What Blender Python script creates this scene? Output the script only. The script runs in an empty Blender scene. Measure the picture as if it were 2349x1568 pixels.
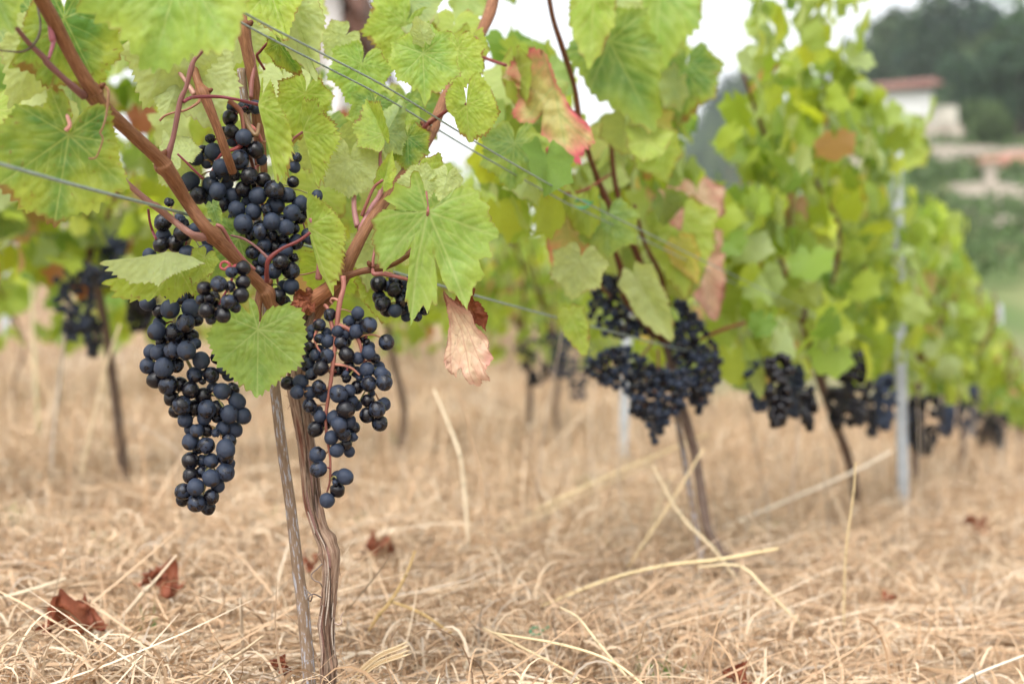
import bpy, math, random
import numpy as np
from mathutils import Vector, Matrix

# ------------------------------------------------------------------ camera, sky, sun, exposure
scene = bpy.context.scene
COL = scene.collection
F = 2349 * 50.0 / 36.0          # focal length in working pixels (picture measured on a 2349 x 1568 copy)
CX, CY = 1174.5, 784.0
CZ = 0.45                       # camera height
cam_d = bpy.data.cameras.new("camera")
cam_d.lens = 50.0
cam_d.sensor_width = 36.0
cam_d.clip_start = 0.05
cam_d.clip_end = 6000
cam_d.dof.use_dof = True
cam_d.dof.focus_distance = 1.27
cam_d.dof.aperture_fstop = 4.1
cam = bpy.data.objects.new("camera", cam_d)
cam.location = (0, 0, CZ)
cam.rotation_euler = (math.radians(90), 0, 0)
COL.objects.link(cam)
scene.camera = cam

SUN_EL, SUN_ROT = math.radians(52), math.radians(200)
world = bpy.data.worlds.new("World")
scene.world = world
world.use_nodes = True
wn = world.node_tree
wn.nodes.clear()
wo = wn.nodes.new("ShaderNodeOutputWorld")
bg = wn.nodes.new("ShaderNodeBackground")
sky = wn.nodes.new("ShaderNodeTexSky")
sky.sky_type = 'NISHITA'
sky.sun_disc = False
sky.sun_elevation = SUN_EL
sky.sun_rotation = SUN_ROT
sky.air_density = 1.0
sky.dust_density = 4.0
sky.ozone_density = 1.0
hs = wn.nodes.new("ShaderNodeHueSaturation")      # a white overcast: the sky's light with its blue taken out
hs.inputs["Saturation"].default_value = 0.15
hs.inputs["Value"].default_value = 1.75      # high bright cloud
wn.links.new(sky.outputs[0], hs.inputs["Color"])
wn.links.new(hs.outputs[0], bg.inputs[0])
bg.inputs[1].default_value = 0.15
wn.links.new(bg.outputs[0], wo.inputs[0])

sun_d = bpy.data.lights.new("sun", 'SUN')
sun_d.energy = 0.9
sun_d.angle = math.radians(25)
sun_d.color = (1.0, 0.98, 0.95)
sun = bpy.data.objects.new("sun", sun_d)
sun_dir = Vector((math.sin(SUN_ROT) * math.cos(SUN_EL), math.cos(SUN_ROT) * math.cos(SUN_EL), math.sin(SUN_EL)))
sun.rotation_euler = (-sun_dir).to_track_quat('-Z', 'Y').to_euler()
sun.location = (0, -3, 8)
COL.objects.link(sun)

scene.view_settings.view_transform = 'Standard'
scene.view_settings.look = 'None'
scene.view_settings.exposure = 0.52
scene.view_settings.gamma = 1.0
scene.view_settings.use_curve_mapping = False
scene.cycles.use_denoising = True
scene.cycles.max_bounces = 8
scene.cycles.volume_bounces = 3
scene.cycles.transparent_max_bounces = 8

rng = np.random.default_rng(7)
R = math.radians

# ------------------------------------------------------------------ helpers
def P(px, py, d):
    """World point seen at working pixel (px, py) at depth d metres."""
    return np.array([(px - CX) / F * d, d, CZ - (py - CY) / F * d])

def pix(p):
    return CX + p[0] / p[1] * F, CY - (p[2] - CZ) / p[1] * F

RX, RY = -0.17, 1.29                       # foot of the nearest vine
RD = np.array([0.425, 0.905, 0.0])         # direction of the rows
RS = np.array([-0.905, 0.425, 0.0])        # towards the rows behind
GX, GY = -0.056, 0.0
G0 = 0.375
def plane_z(x, y):
    return CZ - G0 + GX * (x - RX) + GY * (y - RY)

def row_t(px, s=0.0):
    u = (px - CX) / F
    x0, y0 = RX + RS[0] * s, RY + RS[1] * s
    return (y0 * u - x0) / (RD[0] - RD[1] * u)
def row_d(px, s=0.0):
    return RY + RS[1] * s + RD[1] * row_t(px, s)
def row_pt(t, s, z=0.0):
    return np.array([RX + RD[0] * t + RS[0] * s, RY + RD[1] * t + RS[1] * s, z])
def ground_d(px, py, h=.04):
    """Depth at which the ray through a working pixel meets the vineyard floor."""
    u, v = (px - CX) / F, (py - CY) / F
    return (G0 - h + GX * RX + GY * RY) / (v + GX * u + GY)

def smooth(a, b, x):
    t = np.clip((x - a) / (b - a), 0, 1)
    return t * t * (3 - 2 * t)

def _hash(i, j, k, seed):
    n = (i.astype(np.int64) * 374761393 + j.astype(np.int64) * 668265263 + k.astype(np.int64) * 2147483647 + seed * 974634599) & 0x7fffffff
    n = ((n ^ (n >> 13)) * 1274126177) & 0x7fffffff
    n = (n ^ (n >> 16)) & 0xffff
    return n / 65535.0
def vnoise(p, seed=0):
    p = np.asarray(p, float)
    if p.shape[1] == 2:
        p = np.c_[p, np.zeros(len(p))]
    i = np.floor(p).astype(np.int64)
    f = p - i
    f = f * f * (3 - 2 * f)
    out = 0
    for dx in (0, 1):
        for dy in (0, 1):
            for dz in (0, 1):
                w = (f[:, 0] if dx else 1 - f[:, 0]) * (f[:, 1] if dy else 1 - f[:, 1]) * (f[:, 2] if dz else 1 - f[:, 2])
                out = out + w * _hash(i[:, 0] + dx, i[:, 1] + dy, i[:, 2] + dz, seed)
    return out
def fbm(p, seed=0, octv=3):
    p = np.asarray(p, float)
    a, s, o = 0.5, 1.0, 0
    for k in range(octv):
        o = o + a * vnoise(p * s, seed + k * 17)
        a *= .5
        s *= 2.03
    return o / (1 - .5 ** octv)

def mesh(name, V, Fq=None, Ft=None, col=None, tc=None, mat=None, smoothf=True):
    me = bpy.data.meshes.new(name)
    V = np.ascontiguousarray(V, dtype=np.float32)
    me.vertices.add(len(V))
    me.vertices.foreach_set("co", V.ravel())
    idx, start, tot = [], [], []
    pos = 0
    for Fa, k in ((Fq, 4), (Ft, 3)):
        if Fa is not None and len(Fa):
            Fa = np.ascontiguousarray(Fa, dtype=np.int32)
            idx.append(Fa.ravel())
            start.append(pos + np.arange(len(Fa)) * k)
            tot.append(np.full(len(Fa), k))
            pos += len(Fa) * k
    idx = np.concatenate(idx).astype(np.int32)
    start = np.concatenate(start).astype(np.int32)
    me.loops.add(len(idx))
    me.loops.foreach_set("vertex_index", idx)
    me.polygons.add(len(start))
    me.polygons.foreach_set("loop_start", start)
    me.polygons.foreach_set("use_smooth", np.full(len(start), smoothf))
    if col is not None:
        a = me.color_attributes.new("Col", 'FLOAT_COLOR', 'POINT')
        c = np.ones((len(V), 4), np.float32)
        c[:, :3] = col
        a.data.foreach_set("color", c.ravel())
    if tc is not None:
        a = me.attributes.new("tc", 'FLOAT_VECTOR', 'POINT')
        a.data.foreach_set("vector", np.ascontiguousarray(tc, dtype=np.float32).ravel())
    me.update(calc_edges=True)
    me.validate()
    if mat is not None:
        me.materials.append(mat)
    return me

def link(name, me, parent=None, label=None, cat=None, group=None, kind=None, loc=None):
    o = bpy.data.objects.new(name, me)
    COL.objects.link(o)
    if parent is not None:
        o.parent = parent
        base = Vector((0, 0, 0))
        q = parent
        while q is not None:
            base += q.location
            q = q.parent
        o.location = (Vector(loc) if loc is not None else Vector((0, 0, 0))) - base
    elif loc is not None:
        o.location = loc
    if label: o['label'] = label
    if cat: o['category'] = cat
    if group: o['group'] = group
    if kind: o['kind'] = kind
    return o

def thing(name, label, cat, loc, group=None):
    return link(name, None, None, label, cat, group, None, tuple(loc))

def mat_new(name):
    m = bpy.data.materials.new(name)
    m.use_nodes = True
    nt = m.node_tree
    nt.nodes.clear()
    out = nt.nodes.new("ShaderNodeOutputMaterial")
    return m, nt, out
def N(nt, typ, **kw):
    n = nt.nodes.new(typ)
    for k, v in kw.items():
        if k in n.inputs:
            n.inputs[k].default_value = v
        else:
            setattr(n, k, v)
    return n
def mixc(nt, fac, a, b, blend='MIX'):
    n = nt.nodes.new("ShaderNodeMix")
    n.data_type = 'RGBA'
    n.blend_type = blend
    n.clamp_factor = True
    for sock, v in ((n.inputs[0], fac), (n.inputs[6], a), (n.inputs[7], b)):
        if isinstance(v, bpy.types.NodeSocket):
            nt.links.new(v, sock)
        elif isinstance(v, (int, float)):
            sock.default_value = v
        else:
            sock.default_value = (*v, 1)
    return n.outputs[2]
def ramp(nt, fac, stops):
    n = nt.nodes.new("ShaderNodeValToRGB")
    el = n.color_ramp.elements
    while len(el) < len(stops):
        el.new(0.5)
    for e, (p, c) in zip(el, stops):
        e.position = p
        e.color = (*c, 1) if not isinstance(c, (int, float)) else (c, c, c, 1)
    nt.links.new(fac, n.inputs[0])
    return n.outputs[0]

# ------------------------------------------------------------------ materials
def m_leaf(tint=(1.35, 1.28, 0.62), name="vine_leaf", under_c=(0.46, 0.54, 0.24)):
    m, nt, out = mat_new(name)
    at = N(nt, "ShaderNodeAttribute", attribute_name="Col")
    geo = N(nt, "ShaderNodeNewGeometry")
    co = N(nt, "ShaderNodeTexCoord")
    nz = N(nt, "ShaderNodeTexNoise", Scale=260.0, Detail=3.0)
    nt.links.new(co.outputs["Object"], nz.inputs["Vector"])
    v = ramp(nt, nz.outputs[0], [(0.3, 0.93), (0.7, 1.05)])
    c1 = mixc(nt, 1.0, at.outputs["Color"], v, 'MULTIPLY')
    under = mixc(nt, 0.5, c1, under_c)
    c = mixc(nt, geo.outputs["Backfacing"], c1, under)
    pr = N(nt, "ShaderNodeBsdfPrincipled", Roughness=0.5)
    pr.inputs["Specular IOR Level"].default_value = 0.35
    nt.links.new(c, pr.inputs["Base Color"])
    bmp = N(nt, "ShaderNodeBump", Strength=0.25, Distance=0.002)
    nt.links.new(nz.outputs[0], bmp.inputs["Height"])
    nt.links.new(bmp.outputs[0], pr.inputs["Normal"])
    tr = N(nt, "ShaderNodeBsdfTranslucent")
    tcol = mixc(nt, 1.0, c1, tint, 'MULTIPLY')
    nt.links.new(tcol, tr.inputs[0])
    mx = N(nt, "ShaderNodeMixShader")
    mx.inputs[0].default_value = 0.48
    nt.links.new(pr.outputs[0], mx.inputs[1])
    nt.links.new(tr.outputs[0], mx.inputs[2])
    nt.links.new(mx.outputs[0], out.inputs[0])
    return m

def m_berry(shift=0.0, name="grape_skin"):
    m, nt, out = mat_new(name)
    co = N(nt, "ShaderNodeTexCoord")
    oi = N(nt, "ShaderNodeObjectInfo")
    mul = N(nt, "ShaderNodeMath", operation='MULTIPLY')
    nt.links.new(oi.outputs["Random"], mul.inputs[0])
    mul.inputs[1].default_value = 37.0
    def nz(scale, detail, off=0.0):
        n = N(nt, "ShaderNodeTexNoise", noise_dimensions='4D', Scale=scale, Detail=detail)
        nt.links.new(co.outputs["Object"], n.inputs["Vector"])
        if off:
            a = N(nt, "ShaderNodeMath", operation='ADD')
            a.inputs[1].default_value = off
            nt.links.new(mul.outputs[0], a.inputs[0])
            nt.links.new(a.outputs[0], n.inputs["W"])
        else:
            nt.links.new(mul.outputs[0], n.inputs["W"])
        return n.outputs[0]
    big = nz(1.5, 2.0)
    fine = nz(14.0, 4.0, 3.3)
    # per-berry amount of bloom
    am = N(nt, "ShaderNodeMapRange")
    nt.links.new(oi.outputs["Random"], am.inputs[0])
    for i, v in zip((1, 2, 3, 4), (0.0, 1.0, -0.36 + shift, 0.20 + shift)):
        am.inputs[i].default_value = v
    ad = N(nt, "ShaderNodeMath", operation='ADD')
    nt.links.new(big, ad.inputs[0]); nt.links.new(am.outputs[0], ad.inputs[1])
    ad2 = N(nt, "ShaderNodeMath", operation='MULTIPLY_ADD')
    nt.links.new(fine, ad2.inputs[0]); ad2.inputs[1].default_value = 0.22; nt.links.new(ad.outputs[0], ad2.inputs[2])
    bloom = ramp(nt, ad2.outputs[0], [(0.45, 0.04), (0.57, 1.0)])
    speck = ramp(nt, fine, [(0.42, 0.65), (0.62, 1.0)])
    blc = mixc(nt, 1.0, (0.026, 0.039, 0.072), speck, 'MULTIPLY')
    c = mixc(nt, bloom, (0.0050, 0.0042, 0.0065), blc)
    # scar at the free end
    sp = N(nt, "ShaderNodeSeparateXYZ")
    nt.links.new(co.outputs["Object"], sp.inputs[0])
    sc = ramp(nt, sp.outputs[2], [(0.0, 0.0), (1.0, 0.0)])
    lt = N(nt, "ShaderNodeMath", operation='LESS_THAN')
    lt.inputs[1].default_value = -0.9965
    nt.links.new(sp.outputs[2], lt.inputs[0])
    c = mixc(nt, lt.outputs[0], c, (0.03, 0.02, 0.016))
    pr = N(nt, "ShaderNodeBsdfPrincipled")
    nt.links.new(c, pr.inputs["Base Color"])
    rg = N(nt, "ShaderNodeMapRange")
    nt.links.new(bloom, rg.inputs[0])
    rg.inputs[3].default_value = 0.2
    rg.inputs[4].default_value = 0.6
    nt.links.new(rg.outputs[0], pr.inputs["Roughness"])
    pr.inputs["Specular IOR Level"].default_value = 0.4
    bmp = N(nt, "ShaderNodeBump", Strength=0.12, Distance=0.05)
    nt.links.new(fine, bmp.inputs["Height"])
    nt.links.new(bmp.outputs[0], pr.inputs["Normal"])
    nt.links.new(pr.outputs[0], out.inputs[0])
    return m

def m_fibre(name, stops, scale=(1, 1, .08), nscale=900.0, rough=.6, bump=.3, usecol=False, dist=0.002):
    """Wood or bark: noise drawn out along the stem."""
    m, nt, out = mat_new(name)
    at = N(nt, "ShaderNodeAttribute", attribute_name="tc")
    mp = N(nt, "ShaderNodeMapping")
    mp.inputs["Scale"].default_value = scale
    nt.links.new(at.outputs["Vector"], mp.inputs["Vector"])
    nz = N(nt, "ShaderNodeTexNoise", Scale=nscale, Detail=4.0, Roughness=0.6)
    nt.links.new(mp.outputs[0], nz.inputs["Vector"])
    c = ramp(nt, nz.outputs[0], stops)
    if usecol:
        ac = N(nt, "ShaderNodeAttribute", attribute_name="Col")
        c = mixc(nt, 1.0, c, ac.outputs["Color"], 'MULTIPLY')
    pr = N(nt, "ShaderNodeBsdfPrincipled", Roughness=rough)
    pr.inputs["Specular IOR Level"].default_value = 0.3
    nt.links.new(c, pr.inputs["Base Color"])
    b = N(nt, "ShaderNodeBump", Strength=bump, Distance=dist)
    nt.links.new(nz.outputs[0], b.inputs["Height"])
    nt.links.new(b.outputs[0], pr.inputs["Normal"])
    nt.links.new(pr.outputs[0], out.inputs[0])
    return m

def m_col(name, rough=.7, transl=0.0, nscale=None, lo=.8, hi=1.15, spec=.3):
    m, nt, out = mat_new(name)
    at = N(nt, "ShaderNodeAttribute", attribute_name="Col")
    c = at.outputs["Color"]
    if nscale:
        co = N(nt, "ShaderNodeTexCoord")
        nz = N(nt, "ShaderNodeTexNoise", Scale=nscale, Detail=4.0)
        nt.links.new(co.outputs["Object"], nz.inputs["Vector"])
        c = mixc(nt, 1.0, c, ramp(nt, nz.outputs[0], [(.3, lo), (.7, hi)]), 'MULTIPLY')
    pr = N(nt, "ShaderNodeBsdfPrincipled", Roughness=rough)
    pr.inputs["Specular IOR Level"].default_value = spec
    nt.links.new(c, pr.inputs["Base Color"])
    if transl:
        tr = N(nt, "ShaderNodeBsdfTranslucent")
        nt.links.new(c, tr.inputs[0])
        mx = N(nt, "ShaderNodeMixShader")
        mx.inputs[0].default_value = transl
        nt.links.new(pr.outputs[0], mx.inputs[1])
        nt.links.new(tr.outputs[0], mx.inputs[2])
        nt.links.new(mx.outputs[0], out.inputs[0])
    else:
        nt.links.new(pr.outputs[0], out.inputs[0])
    return m

def m_flat(name, a, b, scale, rough=.8, metal=0.0, coord="Object", bump=0.0):
    m, nt, out = mat_new(name)
    co = N(nt, "ShaderNodeTexCoord")
    nz = N(nt, "ShaderNodeTexNoise", Scale=scale, Detail=5.0, Roughness=.6)
    nt.links.new(co.outputs[coord], nz.inputs["Vector"])
    c = ramp(nt, nz.outputs[0], [(.32, a), (.68, b)])
    pr = N(nt, "ShaderNodeBsdfPrincipled", Roughness=rough, Metallic=metal)
    nt.links.new(c, pr.inputs["Base Color"])
    if bump:
        bm = N(nt, "ShaderNodeBump", Strength=bump, Distance=.05)
        nt.links.new(nz.outputs[0], bm.inputs["Height"])
        nt.links.new(bm.outputs[0], pr.inputs["Normal"])
    nt.links.new(pr.outputs[0], out.inputs[0])
    return m

M_LEAF = m_leaf()
M_TURNED = m_leaf((1.1, .98, .9), "turned_leaf", (.62, .47, .36))
M_BERRY = m_berry()
M_BERRY_G = m_berry(-.17, "glossy_grape_skin")
M_CANE = m_fibre("cane_bark", [(.25, (.095, .036, .017)), (.5, (.205, .088, .041)), (.75, (.33, .165, .085))], (1, 1, .09), 1100, .6, .3, True)
M_SHOOT = m_fibre("green_shoot_bark", [(.3, (.75, .75, .75)), (.7, (1.15, 1.15, 1.15))], (1, 1, .1), 900, .42, .1, True)
M_BARK = m_fibre("trunk_bark", [(.26, (.07, .042, .032)), (.42, (.22, .145, .105)), (.58, (.34, .26, .20)), (.78, (.46, .385, .31))], (1, 1, .10), 620, .9, .8, True, .003)
M_STAKE = m_fibre("weathered_stake", [(.36, (.19, .125, .08)), (.55, (.26, .185, .125)), (.58, (.34, .34, .37)), (.8, (.42, .42, .45))], (1, 1, .16), 480, .75, .2, True)
M_WIRE = m_flat("wire_steel", (.19, .25, .23), (.33, .40, .37), 300, .45, .4)
M_POST = m_flat("galvanised_steel", (.33, .36, .39), (.48, .51, .54), 30, .55, .3)
M_STRAW = m_col("dry_grass", .6, .10, spec=.25)
M_BROWN = m_col("dead_leaf", .65, .12, 400)
M_FAR = m_col("far_foliage", .7, .3)
M_WALLW = m_flat("white_plaster", (.48, .47, .46), (.62, .61, .60), 1.2)
M_ROOF = m_flat("clay_tiles", (.15, .065, .05), (.26, .12, .09), 3.0)
M_ROOFD = m_flat("dark_roof_boards", (.09, .045, .032), (.17, .085, .06), 2.0)
M_STONE = m_flat("terrace_stone", (.22, .18, .14), (.42, .36, .30), .9, bump=.6)
M_DARK = m_flat("dark_opening", (.02, .02, .02), (.05, .045, .04), 3)
M_TIE = m_flat("green_plastic", (.02, .22, .10), (.04, .34, .17), 60, .4)

# ------------------------------------------------------------------ tubes
def catmull(pts, rad, res):
    pts = np.asarray(pts, float)
    rad = np.asarray(rad, float)
    if len(pts) == 2:
        s = np.linspace(0, 1, res + 1)[:, None]
        return pts[0] * (1 - s) + pts[1] * s, (rad[0] * (1 - s) + rad[1] * s)[:, 0]
    Q = np.vstack([2 * pts[0] - pts[1], pts, 2 * pts[-1] - pts[-2]])
    op, orr = [], []
    for i in range(len(pts) - 1):
        p0, p1, p2, p3 = Q[i:i + 4]
        s = np.linspace(0, 1, res, endpoint=False)[:, None]
        op.append(.5 * (2 * p1 + (p2 - p0) * s + (2 * p0 - 5 * p1 + 4 * p2 - p3) * s ** 2 + (3 * p1 - p0 - 3 * p2 + p3) * s ** 3))
        orr.append(rad[i] + (rad[i + 1] - rad[i]) * (s[:, 0] ** 2 * (3 - 2 * s[:, 0])))
    op.append(pts[-1:]); orr.append(rad[-1:])
    return np.vstack(op), np.concatenate(orr)

def tube(pts, rad, seg=10, res=6, disp=None, flat=None, seed=0):
    """Tapered tube through pts; disp(angle, length) scales the radius. Returns V, quads, tris, tc."""
    C, r = catmull(pts, rad, res)
    n = len(C)
    T = np.gradient(C, axis=0)
    T /= np.linalg.norm(T, axis=1)[:, None] + 1e-12
    up = np.array([0, 0, 1.0]) if abs(T[0, 2]) < .9 else np.array([0, 1.0, 0])
    u = np.cross(T[0], up); u /= np.linalg.norm(u)
    U = np.zeros_like(C); U[0] = u
    for i in range(1, n):
        u = u - T[i] * np.dot(u, T[i])
        u /= np.linalg.norm(u) + 1e-12
        U[i] = u
    W = np.cross(T, U)
    L = np.concatenate([[0], np.cumsum(np.linalg.norm(np.diff(C, axis=0), axis=1))])
    a = np.arange(seg) / seg * 2 * math.pi
    A, LL = np.meshgrid(a, L)
    rr = np.repeat(r[:, None], seg, 1)
    if disp is not None:
        rr = rr * disp(A, LL)
    V = C[:, None, :] + rr[..., None] * (np.cos(A)[..., None] * U[:, None, :] + np.sin(A)[..., None] * W[:, None, :])
    rm = max(r.mean(), 1e-4)
    tc = np.stack([np.cos(A) * rm, np.sin(A) * rm, LL + seed * 1.37], -1).reshape(-1, 3)
    i = np.arange(n - 1)[:, None] * seg
    j = np.arange(seg)[None, :]
    q = np.stack([i + j, i + (j + 1) % seg, i + seg + (j + 1) % seg, i + seg + j], -1).reshape(-1, 4)
    V = V.reshape(-1, 3)
    V = np.vstack([V, C[0], C[-1]])
    tc = np.vstack([tc, [[0, 0, 0]], [[0, 0, L[-1]]]])
    k0, k1 = n * seg, n * seg + 1
    jj = np.arange(seg)
    t = np.vstack([np.stack([np.full(seg, k0), (jj + 1) % seg, jj], -1),
                   np.stack([np.full(seg, k1), (n - 1) * seg + jj, (n - 1) * seg + (jj + 1) % seg], -1)])
    return V, q, t, tc

class MB:
    """Collects geometry for one mesh."""
    def __init__(s):
        s.V, s.Q, s.T, s.C, s.TC, s.n = [], [], [], [], [], 0
    def add(s, V, Q=None, T=None, col=(1, 1, 1), tc=None):
        V = np.asarray(V, float)
        s.V.append(V)
        if Q is not None and len(Q): s.Q.append(np.asarray(Q) + s.n)
        if T is not None and len(T): s.T.append(np.asarray(T) + s.n)
        c = np.asarray(col, float)
        s.C.append(np.repeat(c[None], len(V), 0) if c.ndim == 1 else c)
        s.TC.append(np.zeros((len(V), 3)) if tc is None else tc)
        s.n += len(V)
    def tube(s, pts, rad, seg=8, res=5, col=(1, 1, 1), disp=None, seed=0):
        V, q, t, tc = tube(pts, rad, seg, res, disp, seed=seed)
        s.add(V, q, t, col, tc)
    def box(s, x0, x1, y0, y1, z0, z1, M=None, col=(1, 1, 1)):
        V = np.array([[x, y, z] for z in (z0, z1) for y in (y0, y1) for x in (x0, x1)], float)
        if M is not None:
            V = V @ np.array(M.to_3x3()).T + np.array(M.translation)
        s.add(V, [[0, 2, 3, 1], [4, 5, 7, 6], [0, 1, 5, 4], [2, 6, 7, 3], [0, 4, 6, 2], [1, 3, 7, 5]], None, col)
    def build(s, name, mat, smoothf=True, origin=None):
        V = np.vstack(s.V)
        if origin is not None:
            V = V - np.asarray(origin)
        return mesh(name, V, np.vstack(s.Q) if s.Q else None, np.vstack(s.T) if s.T else None, np.vstack(s.C), np.vstack(s.TC), mat, smoothf)

def bark_disp(seed, amp=.22, freq=3.0, lf=14):
    def f(A, L):
        p = np.stack([np.cos(A) * freq, np.sin(A) * freq, L * lf], -1).reshape(-1, 3)
        n = fbm(p, seed, 3).reshape(A.shape)
        p2 = np.stack([np.cos(A) * freq * 2.4, np.sin(A) * freq * 2.4, L * lf * .6], -1).reshape(-1, 3)
        n2 = vnoise(p2, seed + 5).reshape(A.shape)
        return 1 + amp * (n - .5) * 2 - amp * .8 * (1 - np.clip(np.abs(n2 - .5) * 6, 0, 1))
    return f

# ------------------------------------------------------------------ leaves
PRE = dict(   # main, margin, vein, specks
    green=((.165, .270, .060), (.28, .37, .065), (.38, .45, .16), .25),
    bright=((.235, .365, .070), (.32, .425, .075), (.42, .50, .19), .45),
    yg=((.30, .41, .065), (.36, .44, .075), (.45, .49, .17), .9),
    edge=((.145, .25, .045), (.34, .40, .058), (.40, .46, .15), 1.15),
    pale=((.38, .46, .19), (.42, .49, .19), (.36, .40, .17), .5),
    yellow=((.48, .44, .07), (.54, .41, .09), (.50, .48, .18), .8),
    dry=((.62, .45, .25), (.58, .26, .19), (.50, .17, .14), 1.0),
    pink=((.56, .40, .18), (.64, .20, .18), (.27, .38, .12), 1.0),
    brown=((.27, .085, .04), (.20, .055, .027), (.22, .07, .035), .6),
    peach=((.72, .53, .38), (.60, .31, .25), (.50, .20, .17), 1.0),
)
STD = [(0, 1.0), (50, .93), (-50, .93), (100, .82), (-100, .82), (148, .60), (-148, .60)]

def leaf2d(lobes, NA, NR, seed, depth=.17, serr=.055, gaps=None, teeth=46, cut=False):
    """Flat vine leaf in polar form about its petiole joint; lobes = (degrees from the tip, length)."""
    r_ = np.random.default_rng(seed)
    lb = sorted([(R(a), l) for a, l in lobes])
    lo, hi = lb[0], lb[-1]
    span = 2 * math.pi - (hi[0] - lo[0])
    k_ = .01 if cut else .43
    a0, a1 = lo[0] - span * k_, hi[0] + span * k_
    ang = np.array([a0] + [a for a, _ in lb] + [a1])
    ln = np.array([lo[1] * (.97 if cut else .22)] + [l for _, l in lb] + [hi[1] * (.97 if cut else .22)])
    th = np.linspace(a0, a1, NA)
    k = np.clip(np.searchsorted(ang, th, side='right') - 1, 0, len(ang) - 2)
    f = (th - ang[k]) / (ang[k + 1] - ang[k])
    dep = np.full(len(ang) - 1, depth)
    dep[0] = dep[-1] = 0.0
    if gaps:
        for g, v in gaps.items():
            dep[g] = v
    r = ln[k] * (1 - f) + ln[k + 1] * f
    r = r * (1 - dep[k] * (1 - np.abs(2 * f - 1) ** 1.6))
    e = (k == 0) | (k == len(ang) - 2)
    fe = np.where(k == 0, f, 1 - f)
    r = np.where(e, np.where(k == 0, ln[0] + (ln[1] - ln[0]) * np.sin(fe * math.pi / 2) ** .8, ln[-1] + (ln[-2] - ln[-1]) * np.sin(fe * math.pi / 2) ** .8), r)
    # teeth
    w = .6 + r_.random(teeth + 2) * .9
    cs = np.concatenate([[0], np.cumsum(w[:teeth])]); cs /= cs[-1]
    tt = (th - a0) / (a1 - a0)
    kk = np.clip(np.searchsorted(cs, tt, side='right') - 1, 0, teeth - 1)
    ff = (tt - cs[kk]) / (cs[kk + 1] - cs[kk])
    saw = np.where(ff < .55, ff / .55, (1 - ff) / .45)
    ampl = (.55 + .9 * r_.random(teeth))[kk]
    r = r * (1 - serr * .7 + serr * 1.5 * saw * ampl)
    fr = (np.arange(1, NR + 1) / NR) ** .9
    X = np.outer(fr, r * np.sin(th)).ravel()
    Y = np.outer(fr, r * np.cos(th)).ravel()
    P2 = np.vstack([[0, 0], np.stack([X, Y], 1)])
    edge = np.concatenate([[0], np.repeat(fr, NA)])
    TH = np.concatenate([[0], np.tile(th, NR)])
    i = np.arange(NR - 1)[:, None] * NA + 1
    j = np.arange(NA - 1)[None, :]
    q = np.stack([i + j, i + NA + j, i + NA + j + 1, i + j + 1], -1).reshape(-1, 4)[:, ::-1]
    jj = np.arange(NA - 1) + 1
    t = np.stack([np.zeros(NA - 1, int), jj, jj + 1], -1)[:, ::-1]
    # veins
    segs = []
    mains = []
    for a, l in sorted(lb, key=lambda q: -q[1] * (1.3 if abs(q[0]) < .02 else 1)):
        if len(mains) < 7 and all(abs(a - m_[0]) > R(31) for m_ in mains): mains.append((a, l))
    for a, l in (mains if not cut else mains[:4]):
        tip = np.array([math.sin(a), math.cos(a)]) * l * .97
        segs.append((np.zeros(2), tip, .011, .0035))
        nsec = 5 if l > .7 else 3
        for s in range(1, nsec + 1):
            for sg in (-1, 1):
                fb = (s - .35 + .2 * sg) / (nsec + .6)
                b0 = tip * fb
                l2 = l * (1 - fb) * .55
                a2 = a + sg * R(44)
                mid = b0 + np.array([math.sin(a2), math.cos(a2)]) * l2 * .55
                a3 = a + sg * R(32)
                end = mid + np.array([math.sin(a3), math.cos(a3)]) * l2 * .5
                segs.append((b0, mid, .0065, .0045))
                segs.append((mid, end, .0045, .002))
    vein = np.zeros(len(P2))
    dmain = np.full(len(P2), 9.0)
    dany = np.full(len(P2), 9.0)
    cell = 1.0 / NR * .5
    for A_, B_, w0, w1 in segs:
        ab = B_ - A_
        s = np.clip(((P2 - A_) @ ab) / (ab @ ab + 1e-12), 0, 1)
        d = np.linalg.norm(P2 - (A_ + s[:, None] * ab), axis=1)
        dany = np.minimum(dany, d)
        if w0 > .009: dmain = np.minimum(dmain, d)
        ww = np.maximum((w0 + (w1 - w0) * s) * 1.25, cell * .55)
        vein = np.maximum(vein, np.exp(-(d / ww) ** 2) * (1.0 if w0 > .009 else .6 if w0 > .005 else .42))
    return dict(P=P2, edge=edge, th=TH, q=q, t=t, vein=vein, dmain=dmain, dany=dany)

def leaf_col(g, pre, seed, yel=1.0):
    main, marg, vn, spk = [np.array(v) if not isinstance(v, float) else v for v in PRE[pre]]
    r_ = np.random.default_rng(seed)
    off = r_.random(2) * 50
    p = g['P']
    n1 = fbm(p * 3.0 + off, seed, 3)
    n2 = fbm(p * 11.0 + off, seed + 3, 2)
    t = np.clip((g['edge'] ** 2.2) * 1.0 + (n1 - .5) * 1.7 - .45 * np.exp(-(g['dmain'] / .10) ** 2), -.3, 1) * yel
    c = main + (marg - main) * t[:, None]
    c = c * (0.88 + .24 * n2)[:, None]
    v = g['vein'] * .55
    c = c + (vn - c) * v[:, None]
    if spk:
        n3 = vnoise(p * 22 + off, seed + 9)
        b = np.clip((n3 - (.93 - .10 * spk * g['edge'] ** 3)) * 9, 0, 1) * np.clip(spk, 0, 1)
        n4 = fbm(p * 4 + off * 2, seed + 12, 2)
        b = np.maximum(b, np.clip((g['edge'] - 1.0 + .16 * spk * np.clip(n4 * 2 - .75, 0, 1)) * 16, 0, .9))
        c = c + (np.array([.20, .065, .03]) - c) * (b * .8)[:, None]
    return np.clip(c, 0.004, 1)

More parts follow.
